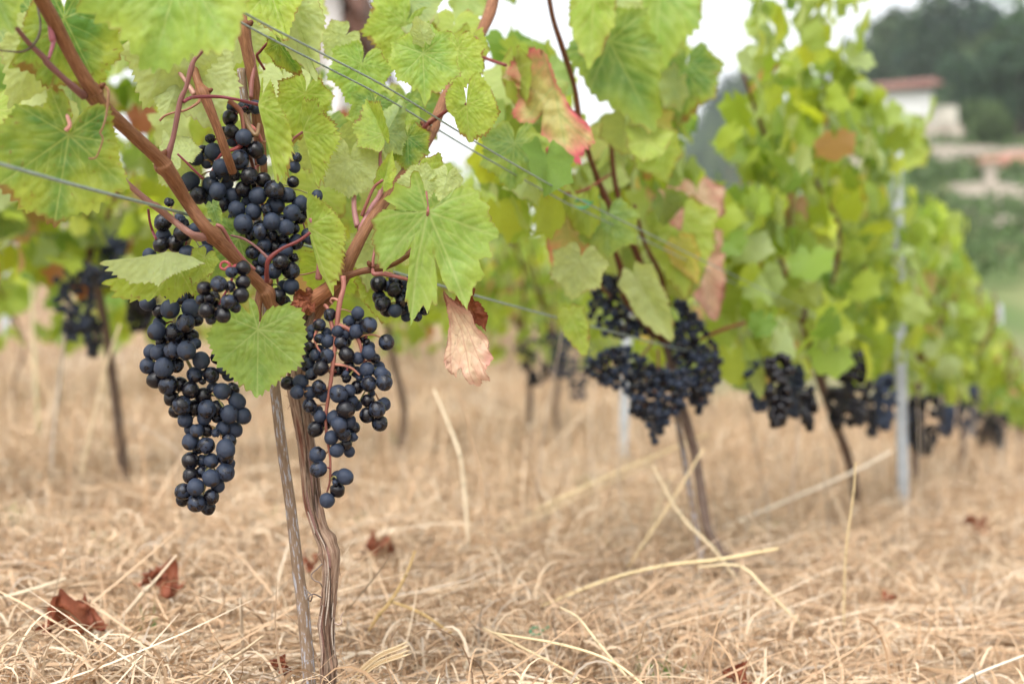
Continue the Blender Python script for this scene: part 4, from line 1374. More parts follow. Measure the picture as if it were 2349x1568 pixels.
shoot([(607, 160, 1.33), (590, 130, 1.32), (597, 118, 1.31), (622, 90, 1.30)], [3, 3.5, 3.5, 3], RED, 'petiole', seed=34)
shoot([(576, 225, 1.33), (577, 195, 1.335), (583, 150, 1.34), (577, 120, 1.34), (547, 70, 1.34), (520, 50, 1.33), (487, 30, 1.32)], [5, 5.5, 4, 4.5, 3.6, 3.2, 3], PNK, seed=35)
shoot([(150, 300, 1.0), (160, 285, 1.0), (148, 250, 1.005), (146, 235, 1.01)], [5, 5, 4, 3.5], (.5, .24, .2), 'petiole', seed=36)
shoot([(1105, 130, 1.55), (1130, 140, 1.54), (1160, 150, 1.52)], [4, 4, 4], RED, 'petiole', seed=37)
shoot([(560, 262, 1.30), (572, 292, 1.295), (588, 310, 1.29), (594, 285, 1.30)], [6, 6, 5, 4], (.20, .12, .06), seed=38)
def bud(px, py, d, dx, dy, s=7):
    """A plump scaled bud at a node."""
    d = near_d(d)
    b_ = P(px, py, d); k = d / F
    e = P(px + dx, py + dy, d - .002)
    m = (b_ + e) / 2
    mb = MB()
    mb.tube([b_, m, e * .8 + m * .2, e], [s * k * .7, s * k, s * k * .6, s * k * .12], 9, 4, (.55, .42, .36))
    link('bud', mb.build('bud', M_CANE, origin=b_), vine, loc=tuple(b_))
for q_ in ((226, 205, 1.03, 16, -14), (372, 360, 1.14, 12, -16, 9), (478, 522, 1.22, -16, -8, 9), (612, 655, 1.285, 12, -14, 8), (474, 212, 1.25, 14, -8, 6), (566, 60, 1.335, 14, -12, 8), (792, 590, 1.30, -14, -14, 7), (978, 290, 1.41, -14, -12, 7), (850, 612, 1.285, -6, -14, 6), (715, 672, 1.29, -12, -12, 8)):
    bud(*q_)
# tendrils
def tendril(pts, rad, col=(.26, .13, .07), seed=0):
    return cane(pts, rad, 'tendril', col, M_SHOOT, seed, 8, 8, vine, 0)
tendril([(86, 15, .97), (93, 55, .96), (88, 85, .955), (72, 108, .95), (50, 119, .95), (20, 118, .945), (-10, 114, .94)], [2.5, 2.5, 3, 3, 2.6, 2.2, 2], (.10, .07, .05))
tendril([(243, 200, 1.02), (249, 215, 1.01), (244, 262, 1.005), (236, 292, 1.0), (230, 305, 1.0), (236, 318, 1.0), (228, 345, 1.0), (219, 362, 1.0), (204, 364, 1.0)], [4, 3.6, 2.6, 2.2, 2.4, 2, 2, 2, 2.6], (.22, .11, .055))
tendril([(458, 230, 1.24), (452, 238, 1.23), (425, 253, 1.225), (400, 258, 1.22), (378, 266, 1.22), (366, 277, 1.22)], [4, 3.4, 2.8, 2.6, 2.6, 3], (.26, .12, .07))
tendril([(580, 10, 1.33), (590, 30, 1.32), (597, 45, 1.31), (594, 52, 1.31), (590, 45, 1.31), (596, 40, 1.31), (600, 55, 1.31)], [3, 3, 3, 3, 3, 3, 2.4], (.20, .09, .05))
tendril([(739, 1292, 1.285), (728, 1303, 1.28), (717, 1313, 1.28), (714, 1322, 1.28), (722, 1330, 1.28), (734, 1336, 1.28), (740, 1346, 1.285)], [2, 1.8, 1.8, 1.8, 1.8, 1.8, 1.6], (.20, .15, .12))
tendril([(738, 1370, 1.285), (722, 1362, 1.28), (712, 1364, 1.275), (707, 1372, 1.275), (712, 1378, 1.28), (716, 1366, 1.275), (708, 1358, 1.28), (700, 1350, 1.3), (701, 1362, 1.3)], [1.9, 1.7, 1.7, 1.7, 1.7, 1.7, 1.6, 1.5, 1.2], (.17, .13, .11))
tendril([(768, 1428, 1.285), (778, 1432, 1.28), (784, 1424, 1.28), (782, 1416, 1.28), (788, 1402, 1.28)], [2, 1.8, 1.7, 1.5, 1.3], (.40, .30, .24))
tendril([(650, 640, 1.30), (680, 632, 1.30), (705, 628, 1.30), (727, 622, 1.295)], [1.6, 1.8, 1.9, 1.6], (.24, .12, .06))

# ------------------------------------------------------------------ its leaves
LP = dict(parent=vine)
leaf_tip(vine, (420, -75), .93, (335, 152), -.01, 'bright', cup=-.1, wave=.10, seed=101, wid=1.1, fold=.25, roll=.35)
leaf_px(vine, (147, 42), 1.02, [(80, 160), (130, 95), (108, -45), (45, -85), (-35, -70), (-95, 30), (-125, 110), (-40, 160)], 'edge', tilt=(.1, .1), seed=102, gaps={(0, 1): .10}, yel=.8, depth=.10)
leaf_tip(vine, (-35, -55), .90, (33, 76), 0, 'green', seed=103, wid=.9, fold=.4)
leaf_tip(vine, (100, 95), 1.04, (22, 252), .02, 'pale', seed=104, wid=.62, back=True, fold=.3, yel=.6)
leaf_px(vine, (158, 310), 1.005, [(-35, 212), (60, 175), (138, 125), (112, 20), (95, -62), (-45, -112), (-120, -70), (-185, 20), (-170, 120), (-100, 180)], 'edge', tilt=(.05, .0), seed=105,
        gaps={(4, 5): .32, (0, 1): .08, (1, 2): .10, (2, 3): .12}, depth=.07, cup=.10, wave=.06, yel=.85)
leaf_tip(vine, (398, 98), 1.24, (330, 252), .03, 'pale', seed=106, wid=.75, back=True, fold=.2, yel=.5)
leaf_tip(vine, (440, 150), 1.27, (492, 300), .0, 'pale', seed=107, wid=.8, back=True, fold=.15, yel=.5)
leaf_tip(vine, (405, 200), 1.265, (372, 285), .0, 'pale', seed=1071, wid=.75, back=True, fold=.4, yel=.5)
leaf_tip(vine, (472, 10), 1.28, (470, 152), .0, 'yg', seed=108, wid=.55, back=True, yel=.6)
leaf_tip(vine, (545, 50), 1.37, (505, 168), .0, 'pale', seed=109, wid=.8, back=True, yel=.6)
leaf_tip(vine, (408, 350), 1.27, (378, 300), .01, 'pale', seed=110, wid=1.0, back=True, fold=.5, yel=.5)
leaf_tip(vine, (408, 375), 1.30, (420, 450), .01, 'pale', seed=111, wid=.9, back=True, yel=.5)
leaf_tip(vine, (618, -25), 1.25, (660, 102), -.01, 'yg', seed=112, wid=.75, fold=.5)
leaf_tip(vine, (660, 10), 1.27, (722, 188), .0, 'pale', seed=113, wid=.55, fold=.55, roll=-.3)
leaf_tip(vine, (640, 100), 1.30, (690, 175), .02, 'edge', seed=1131, wid=.6, fold=.5)
# the folded half leaves hanging among the grapes
leaf_px(vine, (592, 240), 1.235, [(48, 182), (72, 165), (80, 85), (68, 35), (50, 5), (40, -20), (28, -58), (10, -62), (8, -20)], 'yg', seed=114, cut=True, cup=.05, wave=.03, depth=.03, serr=.06, teeth=30, tilt=(-.35, 0), gaps={(0, 8): .04})
leaf_px(vine, (694, 302), 1.305, [(38, 128), (50, 118), (60, 75), (90, 12), (75, -22), (50, -45), (35, -76), (0, -76), (-2, -30)], 'yg', seed=115, cut=True, cup=.05, wave=.04, depth=.06, serr=.07, teeth=30, tilt=(-.35, 0), yel=.8)
leaf_tip(vine, (700, 215), 1.36, (672, 330), .01, 'yg', seed=116, wid=.7)
leaf_px(vine, (706, 520), 1.275, [(58, 155), (74, 120), (86, 50), (88, 5), (62, -35), (30, -62), (0, -82), (-2, -40), (2, 10), (28, 100)], 'yg', seed=130, cut=True, cup=.05, wave=.03, depth=.03, serr=.05, teeth=34, tilt=(-.3, 0))
leaf_tip(vine, (830, 147), 1.42, (800, 240), .0, 'bright', seed=117, wid=.95)
leaf_tip(vine, (790, 85), 1.46, (745, 135), .0, 'pale', seed=1171, wid=.9)
leaf_tip(vine, (930, 55), 1.52, (880, 150), .0, 'yg', seed=118, wid=1.05)
leaf_px(vine, (970, 123), 1.30, [(6, 126), (40, 92), (88, 50), (78, -5), (62, -48), (15, -72), (-25, -52), (-72, -28), (-78, 28), (-60, 62), (-22, 82)], 'bright', seed=119, tilt=(.0, .25),
        gaps={(0, 1): .18, (0, 10): .18, (4, 5): .2}, depth=.10, wave=.07, label=None)
leaf_tip(vine, (972, 88), 1.29, (952, 36), -.01, 'pale', seed=1191, wid=.7, fold=.5, back=True)
leaf_tip(vine, (1050, 113), 1.38, (1050, 222), .0, 'yg', seed=120, wid=.75, yel=.8)
leaf_px(vine, (1070, 240), 1.36, [(8, 90), (45, 70), (78, 20), (62, -25), (25, -75), (-25, -60), (-28, 30), (-12, 70)], 'yg', seed=121, tilt=(-.2, .1), depth=.06, yel=.8)
leaf_tip(vine, (877, 308), 1.33, (842, 225), .02, 'yg', seed=122, wid=.75, fold=.7, face='L', facef=.8)
leaf_tip(vine, (885, 306), 1.34, (925, 235), .02, 'green', seed=1221, wid=.8, fold=.5, back=True)
leaf_tip(vine, (858, 238), 1.40, (838, 318), .0, 'green', seed=123, wid=.85)
leaf_tip(vine, (925, 240), 1.41, (925, 300), .0, 'green', seed=1231, wid=.9)
leaf_tip(vine, (935, 315), 1.36, (938, 400), .0, 'edge', seed=124, wid=.8)
leaf_tip(vine, (803, 368), 1.335, (800, 455), .0, 'pale', seed=125, wid=1.15, back=True)
leaf_tip(vine, (770, 330), 1.42, (765, 420), .03, 'pale', seed=1251, wid=1.1)
leaf_tip(vine, (880, 420), 1.32, (900, 345), .0, 'yg', seed=126, wid=.5, fold=.7)
leaf_tip(vine, (975, 415), 1.32, (905, 420), .0, 'pale', seed=127, wid=.75, back=True)
leaf_tip(vine, (1025, 407), 1.32, (1010, 466), .0, 'pale', seed=128, wid=.85, back=True, fold=.3)
leaf_tip(vine, (985, 400), 1.345, (1010, 350), .0, 'yg', seed=1281, wid=.8)
leaf_poly(vine, (982, 483), 1.275, (982, 486), [(982, 474), (976, 440), (970, 415), (958, 392), (942, 396), (940, 430), (908, 420), (895, 448), (878, 457), (907, 474), (904, 484), (880, 480), (850, 503), (858, 530), (852, 556), (862, 580), (867, 606), (881, 623), (900, 601), (928, 585), (945, 550), (939, 600), (936, 640), (930, 686), (940, 712), (942, 743), (957, 720), (970, 703), (984, 716), (992, 690), (1004, 704), (1004, 640), (997, 584), (1008, 612), (1016, 642), (1030, 668), (1046, 676), (1056, 690), (1070, 711), (1082, 676), (1092, 648), (1112, 632), (1102, 610), (1101, 593), (1135, 592), (1124, 570), (1126, 549), (1149, 543), (1140, 520), (1122, 492), (1126, 475), (1102, 454), (1103, 437), (1076, 427), (1046, 430), (1034, 452), (1006, 463), (990, 474)],
          [[(982, 483), (958, 600), (944, 735)], [(982, 483), (1030, 590), (1068, 700)], [(982, 483), (1060, 512), (1143, 541)], [(982, 483), (915, 490), (853, 505)], [(982, 483), (930, 540), (875, 612)], [(982, 483), (1040, 455), (1095, 440)], [(982, 483), (965, 440), (952, 400)]],
          'bright', tilt=(.08, .15), seed=129, relief=.06, teeth=.022, yel=.9, label="large deeply lobed bright leaf held over the small bunch")
leaf_px(vine, (592, 756), 1.235, [(-2, 158), (45, 120), (96, 85), (112, 10), (100, -48), (70, -62), (42, -52), (-22, -74), (-60, -75), (-95, -40), (-118, 25), (-95, 80), (-45, 125)], 'bright', seed=132, tilt=(.05, .1),
        gaps={(6, 7): .55}, depth=.05, wave=.03, cup=.06, serr=.05, yel=.7, label="bright green rounded leaf hanging in front of the trunk")
leaf_px(vine, (383, 577), 1.205, [(-150, 40), (-136, 56), (-116, 68), (-83, 80), (-45, 74), (-21, 85), (2, 62), (34, 48), (84, 28), (60, 14)], 'pale', cut=True, seed=1311, tilt=(.0, .5), wave=.05, cup=-.15, depth=.05, serr=.05, teeth=26, yel=.3, back=True, label="pale folded leaf lying over the left bunch")
leaf_px(vine, (405, 606), 1.225, [(-172, 44), (-140, 78), (-110, 84), (-62, 84), (-40, 70), (-8, 92), (22, 66), (40, 72), (66, 30), (62, 2)], 'yg', cut=True, seed=1312, tilt=(.0, -.2), wave=.05, depth=.05, serr=.06, teeth=26, yel=.7)
leaf_tip(vine, (548, 548), 1.30, (482, 645), .0, 'green', seed=133, wid=.75, yel=.8)
leaf_tip(vine, (470, 590), 1.22, (440, 655), .0, 'yg', seed=1331, wid=.6)
leaf_tip(vine, (487, 470), 1.262, (506, 528), .0, 'green', seed=1332, wid=.35)
leaf_poly(vine, (1026, 668), 1.30, (1068, 780), [(1024, 666), (1030, 723), (1027, 790), (1025, 830), (1037, 856), (1049, 866), (1054, 852), (1061, 843), (1068, 862), (1077, 880), (1095, 887), (1104, 872), (1116, 874), (1127, 868), (1118, 850), (1127, 823), (1118, 800), (1122, 786), (1100, 753), (1088, 737), (1080, 712), (1060, 696), (1040, 682)],
          [[(1026, 668), (1032, 760), (1040, 855)], [(1026, 668), (1060, 770), (1085, 878)], [(1026, 668), (1075, 740), (1118, 800)], [(1026, 668), (1078, 770), (1115, 862)]],
          'peach', tilt=(-.4, .0), seed=134, relief=.10, teeth=.025, curl=.30, label="dried pink and beige leaf hanging point down")
leaf_tip(vine, (1066, 690), 1.315, (1116, 758), .0, 'brown', seed=1341, wid=.6, fold=.8, crumple=.4)
leaf_tip(vine, (700, 690), 1.285, (662, 700), -.01, 'brown', seed=135, wid=.9, fold=.5, crumple=.7, label="crushed red brown dead leaf caught at the head of the trunk")
leaf_tip(vine, (862, 560), 1.36, (842, 668), .0, 'pale', seed=136, wid=.7)
leaf_tip(vine, (855, 640), 1.37, (885, 745), .0, 'yg', seed=1361, wid=.5)
leaf_tip(vine, (760, 610), 1.40, (730, 690), .05, 'yg', seed=137, wid=.7)

# leaves of the same vine further back
UL = unit_leaves(10, (120, 12), 300, ['yg', 'green', 'yg', 'pale', 'bright', 'yg', 'edge', 'pale', 'green', 'yg'])
r_ = np.random.default_rng(17)
def gap(px, py):
    for cx, cy, a, b in ((852, 120, 34, 62), (1030, 318, 66, 50), (700, 120, 46, 80), (800, 45, 40, 70), (1100, 150, 14, 22), (330, 240, 46, 60)):
        if ((px - cx) / a) ** 2 + ((py - cy) / b) ** 2 < 1: return True
    return False
cnt = 0
while cnt < 46:
    px, py = r_.uniform(-20, 1130), r_.uniform(-60, 470)
    if px < 400 and (py > 300 or r_.random() < .55): continue
    if px < 700 and py > 330: continue
    if px > 1000 and py > 260: continue
    d = r_.uniform(1.40, 1.75)
    if px < 400: d = r_.uniform(1.3, 1.5)
    L = r_.uniform(.034, .060)
    b = P(px, py, d)
    tip = np.array([r_.normal(0, .45), r_.normal(0, .35), -1])
    e = b + tip / np.linalg.norm(tip) * L * .6
    if gap(*pix(e)) or gap(px, py): continue
    nr = np.array([r_.normal(0, .5), -1, r_.normal(.3, .4)])
    if r_.random() < .35: nr = -nr
    put_leaf(vine, UL[r_.integers(len(UL))], b, tip, nr, L)
    cnt += 1

# ------------------------------------------------------------------ its grapes, from where each berry hangs
def cv(lst, sc, ox, oy):
    return [(ox + b[0] / sc, oy + b[1] / sc, (b[2] if b[2] > 0 else -b[2]) / sc, 1 if b[2] < 0 else 0) for b in lst]
A1 = [(1210,205,62),(1325,205,62),(1475,200,75),(1183,322,84),(1210,487,82),(1115,495,55),(1330,545,90),(1215,590,60),(785,778,93),(985,715,90),(920,835,68),(870,705,40),(1080,900,88),(1480,695,88),(1345,705,58),(1290,810,101),(1105,985,75),(720,1065,98),(970,1110,95),(1030,1165,88),(815,1210,93),(1140,1095,62),(1400,1010,95),(1240,990,-66),(990,985,-48),(950,565,-58),(1225,1225,90),(1070,1320,92),(1265,1380,92),(1500,1220,95),(1560,1040,85),(1690,1160,105),(1850,1220,85),(1985,1310,87),(1450,1405,88),(1700,1335,98),(1615,1385,-66),(1370,1285,-62),(1955,780,-55),(1865,750,50),(1925,890,50),(2185,1225,62),(1895,1430,95),(1990,1480,62),(2070,1420,62),(1655,1520,95),(1780,1510,66),(1330,1540,105),(940,1270,60),(1230,1480,60),(1540,805,55),(1910,1065,60),(1335,1150,88),(1440,500,-50)]
A2 = [(1790,75,65),(1540,200,90),(1830,130,85),(1920,150,58),(1425,230,70),(1680,245,62),(1585,335,75),(1790,290,62),(1700,360,66),(1935,320,85),(2095,245,85),(1825,420,80),(1440,430,75),(1635,450,62),(1915,490,-58),(1775,530,90),(1585,510,75),(1690,640,88),(1885,650,93),(1530,650,75),(1575,780,85),(1885,820,87),(1735,945,92),(1800,990,62),(1480,570,62),(1300,200,55),(1800,830,60),(1430,560,60)]
bunch("large central bunch of blue black grapes between the canes, widest of the sharp bunches", 1.315, cv(A1, 5.045, 293.6, 206.4) + cv(A2, 5.045, 293.6, 493.2),
      [(494, 216, -55), (523, 230, -50), (552, 256, -40), (560, 292, -42), (561, 322, -40), (580, 380, -10), (600, 460, 5), (620, 560, 10), (640, 660, 8)], [6, 6, 6, 6.5, 7, 4, 4, 3.5, 3], group='sharp grape bunches', back=14, seed=3,
      extra=[([(561, 320, -40), (548, 338, -44), (535, 343, -44), (512, 352, -42), (498, 366, -38), (488, 392, -30)], [5.5, 5.5, 4.5, 4, 4, 3.5], (.44, .10, .10)),
             ([(563, 318, -40), (575, 335, -38), (585, 355, -36), (588, 378, -30)], [4.5, 4, 4, 3.5], C_PINK),
             ([(575, 288, -40), (590, 303, -40), (601, 325, -36)], [4, 4, 3.5], (.46, .15, .12))])
B1 = [(405,90,90),(600,45,-68),(475,-435 + 287,-60),(410,235,77),(385,340,85),(560,320,95),(625,220,95),(695,450,95),(890,455,104),(250,460,75),(930,310,62),(770,160,55),(640,100,55),
      (230,1015,90),(370,1110,75),(480,1090,103),(610,960,80),(720,1075,100),(700,940,55),(735,820,75),(660,1250,98),(790,1210,70),(335,1340,95),(360,1255,70),(550,1370,103),(725,1420,85),(770,1480,-68),(390,1480,66),(630,1540,100),(290,1580,80),(380,1570,80),(520,1540,66),(560,700,80),(420,760,80),(640,640,70),(700,720,60),(300,850,75),(480,900,70)]
B1 = [b for b in B1 if b[1] > -400]
B2 = [(1105,850,48),(1195,840,58),(1265,835,60),(1020,950,53),(1130,965,62),(1385,910,57),(1215,945,45),(1075,1040,55),(1160,1075,60),(1235,1075,48),(1340,1010,50),(1450,1010,50),(1180,1170,48),(1255,1220,63),(1215,1255,45),(1315,1115,55),(1395,1150,52),(1335,1235,50),(1425,1245,58),(1525,1120,54),(1475,1110,45),(1570,1000,45),(1600,1110,45),(1495,1240,46),(1495,1295,36),(1575,1275,55),(1630,1190,53),(1670,1290,53),(1275,1320,48),(1405,1310,46),(1315,1385,42),(1350,1395,42),(1425,1390,40),(1490,1405,-33),(1535,1380,42),(1605,1390,50),(1315,1465,52),(1420,1495,55),(1575,1455,48),(1360,1510,38),(1555,1520,60),(1395,1055,-24),(1540,960,42),(1500,900,42)]
B3 = [(1315,35,55),(1390,30,38),(1460,30,45),(1555,10,52),(1570,45,44),(1320,130,50),(1385,110,40),(1460,150,55),(1550,110,58),(1345,210,55),(1265,245,52),(1500,205,46),(1455,285,50),(1260,295,44),(1355,320,58),(1430,345,48),(1350,365,44)]
bunch("long tapering bunch of grapes at left, hanging lowest over the dry grass", 1.275, cv(B1, 5.045, 293.6, 493.2) + cv(B2, 3.0, 0, 523) + cv(B3, 3.005, 0, 1046),
      [(438, 540, 0), (425, 580, 5), (405, 680, 5), (400, 740, 0), (415, 800, 0), (440, 850, 5), (450, 920, 5), (465, 1000, 5), (475, 1080, 0), (465, 1140, 0)], [5, 4.5, 4, 4, 4, 4, 3.8, 3.5, 3.2, 2.5], group='sharp grape bunches', back=4, seed=4, stem_col=(.42, .36, .16), thick=.5)
Cc = [(860,618,90),(1160,718,85),(1297,592,90),(1300,750,72),(1460,790,117),(690,780,92),(590,860,80),(800,915,75),(705,985,75),(820,1030,92),(540,950,-72),(545,1120,82),(990,880,85),(1105,935,88),(1270,880,100),(1045,1055,98),(1115,1020,75),(1370,980,72),(1445,1045,-50),(1470,1130,85),(1748,1053,112),(1465,1210,98),(1567,1305,70),(1120,1240,110),(1300,1300,88),(1165,1310,66),(805,1270,105),(690,1190,62),(640,1250,80),(515,1400,105),(715,1455,110),(580,1530,90),(1140,1465,95),(1440,1485,105),(1645,1470,85),(1690,1560,95),(1000,1490,66),(1110,1550,-52),(1280,1520,64),(540,1200,72),(700,1290,62)]
C2_ = [(300,1065,48),(225,1065,42),(285,1120,45),(435,1095,47),(375,1130,40),(470,1150,38),(775,1070,50),(695,1095,42),(880,1050,50),(870,1010,45),(585,1145,57),(640,1135,40),(660,1180,40),(615,1240,57),(685,1210,36),(770,1185,42),(880,1210,42),(830,1250,52),(770,1285,48),(800,1135,-22),(852,1340,52),(372,1220,47),(415,1255,40),(440,1295,38),(545,1310,50),(575,1355,48),(640,1335,45),(670,1370,40),(605,1415,45),(660,1435,-32),(525,1445,45),(480,1345,36),(412,1380,50),(620,1490,38),(560,1520,45),(640,1530,36),(425,1560,50),(625,1020,-33),(712,1028,-28)]
C3_ = [(430,85,52),(615,140,50),(562,230,45),(490,303,46),(548,185,-22)]
bunch("loose bunch of grapes with bare pink stems hanging beside the nearest trunk", 1.27, cv(Cc, 6.828, 630.8, 630.8) + cv(C2_, 3.0, 587, 523) + cv(C3_, 3.005, 587, 1046),
      [(787, 634, -8), (788, 660, -16), (780, 690, -26), (774, 735, -32), (768, 800, -34), (758, 880, -34), (748, 950, -26), (749, 996, -20), (757, 1046, -14), (757, 1100, -8), (750, 1128, -4)], [6.5, 5.5, 6.5, 6, 5.5, 4.8, 4, 3.6, 3.2, 2.8, 2.2], group='sharp grape bunches', back=8, seed=6, thick=.45, kr=1.13,
      extra=[([(776, 745, -32), (800, 755, -33), (822, 780, -32), (832, 815, -28), (838, 850, -20), (846, 890, -10)], [5.5, 5, 4.5, 4, 3.4, 2.6], C_PINK),
             ([(818, 773, -32), (838, 768, -28), (860, 768, -22), (876, 775, -14)], [3, 2.8, 2.6, 2.4], (.50, .27, .15)),
             ([(768, 835, -34), (790, 838, -38), (808, 845, -38), (825, 860, -34)], [3.6, 3.4, 3, 2.4], (.46, .20, .14)),
             ([(770, 780, -30), (760, 740, -24), (752, 708, -18), (745, 700, -8)], [5, 5, 4.6, 4.4], C_PINK),
             ([(722, 735, -8), (731, 748, -14), (722, 770, -18), (725, 790, -18), (735, 808, -20)], [4, 3.8, 3.2, 3, 2.6], (.52, .20, .15)),
             ([(779, 690, -26), (764, 684, -22), (758, 690, -18), (764, 698, -16)], [3.5, 2.6, 2.2, 1.6], (.52, .24, .18))])
E1 = [(1330,620,92),(1330,780,88),(1300,920,98),(1175,995,92),(1050,800,98),(880,850,82),(940,955,70),(850,980,60),(910,1105,96),(1100,1155,92),(1240,1065,68),(1200,660,70),(960,1200,62),(1180,830,60)]
bunch("small glossy bunch of dark grapes hanging in front of the slanting cane", 1.185, cv(E1, 5.045, 293.6, 493.2),
      [(545, 608, 2), (530, 613, -6), (526, 605, -10), (517, 600, -10), (508, 603, -10), (506, 613, -10), (515, 618, -10), (526, 612, -8), (534, 630, 0), (526, 655, 2), (512, 680, 2), (502, 700, 2)], [4, 4, 3.6, 3.2, 3, 3, 3.2, 3.6, 3.4, 3.2, 3, 2.4], group='sharp grape bunches', back=3, seed=7, stem_col=(.36, .07, .075), kr=1.0, gloss=True)
D1 = [(1620,140,115),(1885,95,100),(1875,220,105),(1630,350,95),(1700,455,112),(1885,530,102),(2110,140,105),(1990,400,95),(1760,570,80),(2010,540,80),(2080,300,95),(2330,550,60),(2220,640,70),(1760,180,70),(2200,240,100),(2250,430,95),(2150,520,80),(2050,640,60)]
bunch("small bunch of grapes half hidden behind the large lobed leaf", 1.335, cv(D1, 6.828, 630.8, 630.8),
      [(857, 620, 0), (880, 625, 0), (905, 632, 0), (920, 645, 5), (925, 680, 5), (930, 705, 5)], [4, 4, 4, 3.4, 3, 2.4], group='sharp grape bunches', back=6, seed=8)
#PART3
# ================================================================== THE SECOND VINE
v2 = thing('grapevine', "second vine of the near row, crooked thin trunk under a heavy clump of grapes", 'grapevine', P(1680, 1300, 2.31), 'vines of the near row')
def cane2(pts, rad, col=(.62, .55, .55), name='cane', seed=0, parent=None, mat=None):
    return cane(pts, rad, name, col, mat or M_CANE, seed, 10, 5, parent or v2, .05)
cane([(1690, 1345, 2.30), (1678, 1290, 2.31), (1650, 1262, 2.31), (1625, 1215, 2.31), (1612, 1150, 2.32), (1598, 1060, 2.33), (1580, 985, 2.33), (1560, 920, 2.34), (1545, 850, 2.34), (1525, 780, 2.33)],
     [13, 13, 12, 10.5, 11, 10, 11, 11, 11, 9], 'trunk', (.62, .60, .62), M_BARK, 51, 20, 8, v2, .16)
cane2([(1535, 790, 2.33), (1505, 690, 2.22), (1470, 605, 2.14), (1440, 535, 2.06), (1400, 478, 1.99), (1360, 380, 1.91), (1330, 280, 1.85), (1318, 200, 1.82), (1290, 110, 1.77), (1268, 40, 1.74), (1252, -50, 1.71)], [9, 8, 8, 9, 10, 6, 8, 6, 7, 6, 6], seed=52)
cane2([(1440, 535, 2.06), (1425, 480, 2.02), (1408, 400, 1.99), (1400, 300, 1.97)], [7, 8, 6, 5], seed=53)
cane2([(1528, 790, 2.34), (1440, 690, 2.2), (1425, 620, 2.12), (1408, 570, 2.08)], [9, 9, 8, 6], (.55, .42, .36), seed=54)
cane2([(1532, 700, 2.24), (1515, 630, 2.18), (1480, 560, 2.10), (1455, 470, 2.05)], [6, 6, 5, 4], seed=55)
cane2([(1600, 780, 2.3), (1660, 755, 2.32), (1710, 740, 2.35)], [4, 4, 3], (.8, .35, .35), seed=56, name='side_shoot')
cane2([(1300, 590, 1.95), (1350, 630, 2.05), (1400, 680, 2.15)], [4, 4, 4], seed=57, name='side_shoot')
cane2([(1250, 440, 1.74), (1330, 440, 1.84), (1400, 400, 1.95)], [3.5, 3.5, 3], (.9, .5, .5), seed=58, name='side_shoot')
leaf_poly(v2, (1250, 122), row_d(1254) - .10, (1247, 226), [(1222, 110), (1257, 123), (1271, 164), (1279, 193), (1309, 249), (1344, 281), (1366, 325), (1342, 343), (1328, 378), (1306, 363), (1280, 369), (1251, 346), (1240, 316), (1242, 280), (1252, 258), (1238, 262), (1227, 278), (1204, 290), (1167, 259), (1180, 229), (1182, 188), (1196, 177), (1157, 167), (1169, 135), (1192, 119), (1210, 129)],
          [[(1250, 122), (1272, 210), (1290, 300), (1300, 355)], [(1256, 150), (1215, 190), (1185, 215)], [(1254, 140), (1205, 140), (1165, 160)], [(1268, 200), (1225, 245), (1200, 280)], [(1282, 260), (1320, 300), (1355, 322)]],
          'pink', tilt=(-.2, .1), seed=160, relief=.12, teeth=.04, curl=.35, yel=1.35, label="large leaf turned pink and brown at its ragged edge")
leaf_tip(v2, (1515, -35), row_d(1515) - .07, (1498, 188), .0, 'bright', seed=161, res='mid', wid=.62)
leaf_tip(v2, (1575, 150), row_d(1575) - .07, (1556, 292), .0, 'edge', seed=162, res='mid', wid=.75)
leaf_tip(v2, (1398, 95), row_d(1398) - .07, (1505, 300), .0, 'green', seed=163, res='mid', wid=.6, fold=.3)
leaf_tip(v2, (1362, -20), row_d(1362) - .07, (1352, 160), .0, 'yg', seed=164, res='mid', wid=.42)
leaf_tip(v2, (1420, -25), row_d(1420) - .07, (1418, 70), .0, 'pale', seed=165, res='mid', wid=.8)
leaf_tip(v2, (1395, 500), row_d(1395) - .07, (1392, 592), .0, 'green', seed=166, res='mid', wid=1.0)
leaf_tip(v2, (1462, 640), row_d(1462) - .07, (1546, 788), .0, 'pale', seed=167, res='mid', wid=.42, fold=.6)
leaf_tip(v2, (1612, 605), row_d(1612) - .07, (1643, 742), .0, 'peach', seed=168, res='mid', wid=.5, fold=.4, crumple=.08, label="salmon pink dried leaf hanging over the grapes")
leaf_tip(v2, (1562, 505), row_d(1562) - .07, (1572, 682), .0, 'yg', seed=169, res='mid', wid=.6)
leaf_tip(v2, (1530, 450), row_d(1530) - .07, (1562, 530), .0, 'peach', seed=170, res='mid', wid=.5)
leaf_tip(v2, (1600, 450), row_d(1600) - .07, (1610, 540), .0, 'peach', seed=171, res='mid', wid=.9)
leaf_tip(v2, (1630, 540), row_d(1630) - .07, (1640, 600), .0, 'peach', seed=1711, res='mid', wid=.6)
leaf_tip(v2, (1330, 600), row_d(1330) - .07, (1310, 690), .0, 'pale', seed=172, res='mid', wid=.9)
leaf_tip(v2, (1310, 720), row_d(1310) - .07, (1345, 820), .0, 'yg', seed=173, res='mid', wid=.4)
leaf_tip(v2, (1180, 330), row_d(1180) - .07, (1170, 440), .0, 'green', seed=174, res='mid', wid=.9)
leaf_tip(v2, (1240, 350), row_d(1240) - .07, (1240, 440), .0, 'green', seed=175, res='mid', wid=.9)
leaf_tip(v2, (1500, 330), row_d(1500) - .07, (1530, 420), .0, 'yg', seed=176, res='mid', wid=.8)
leaf_tip(v2, (1560, 560), row_d(1560) - .07, (1600, 650), .0, 'yellow', seed=177, res='mid', wid=.5)
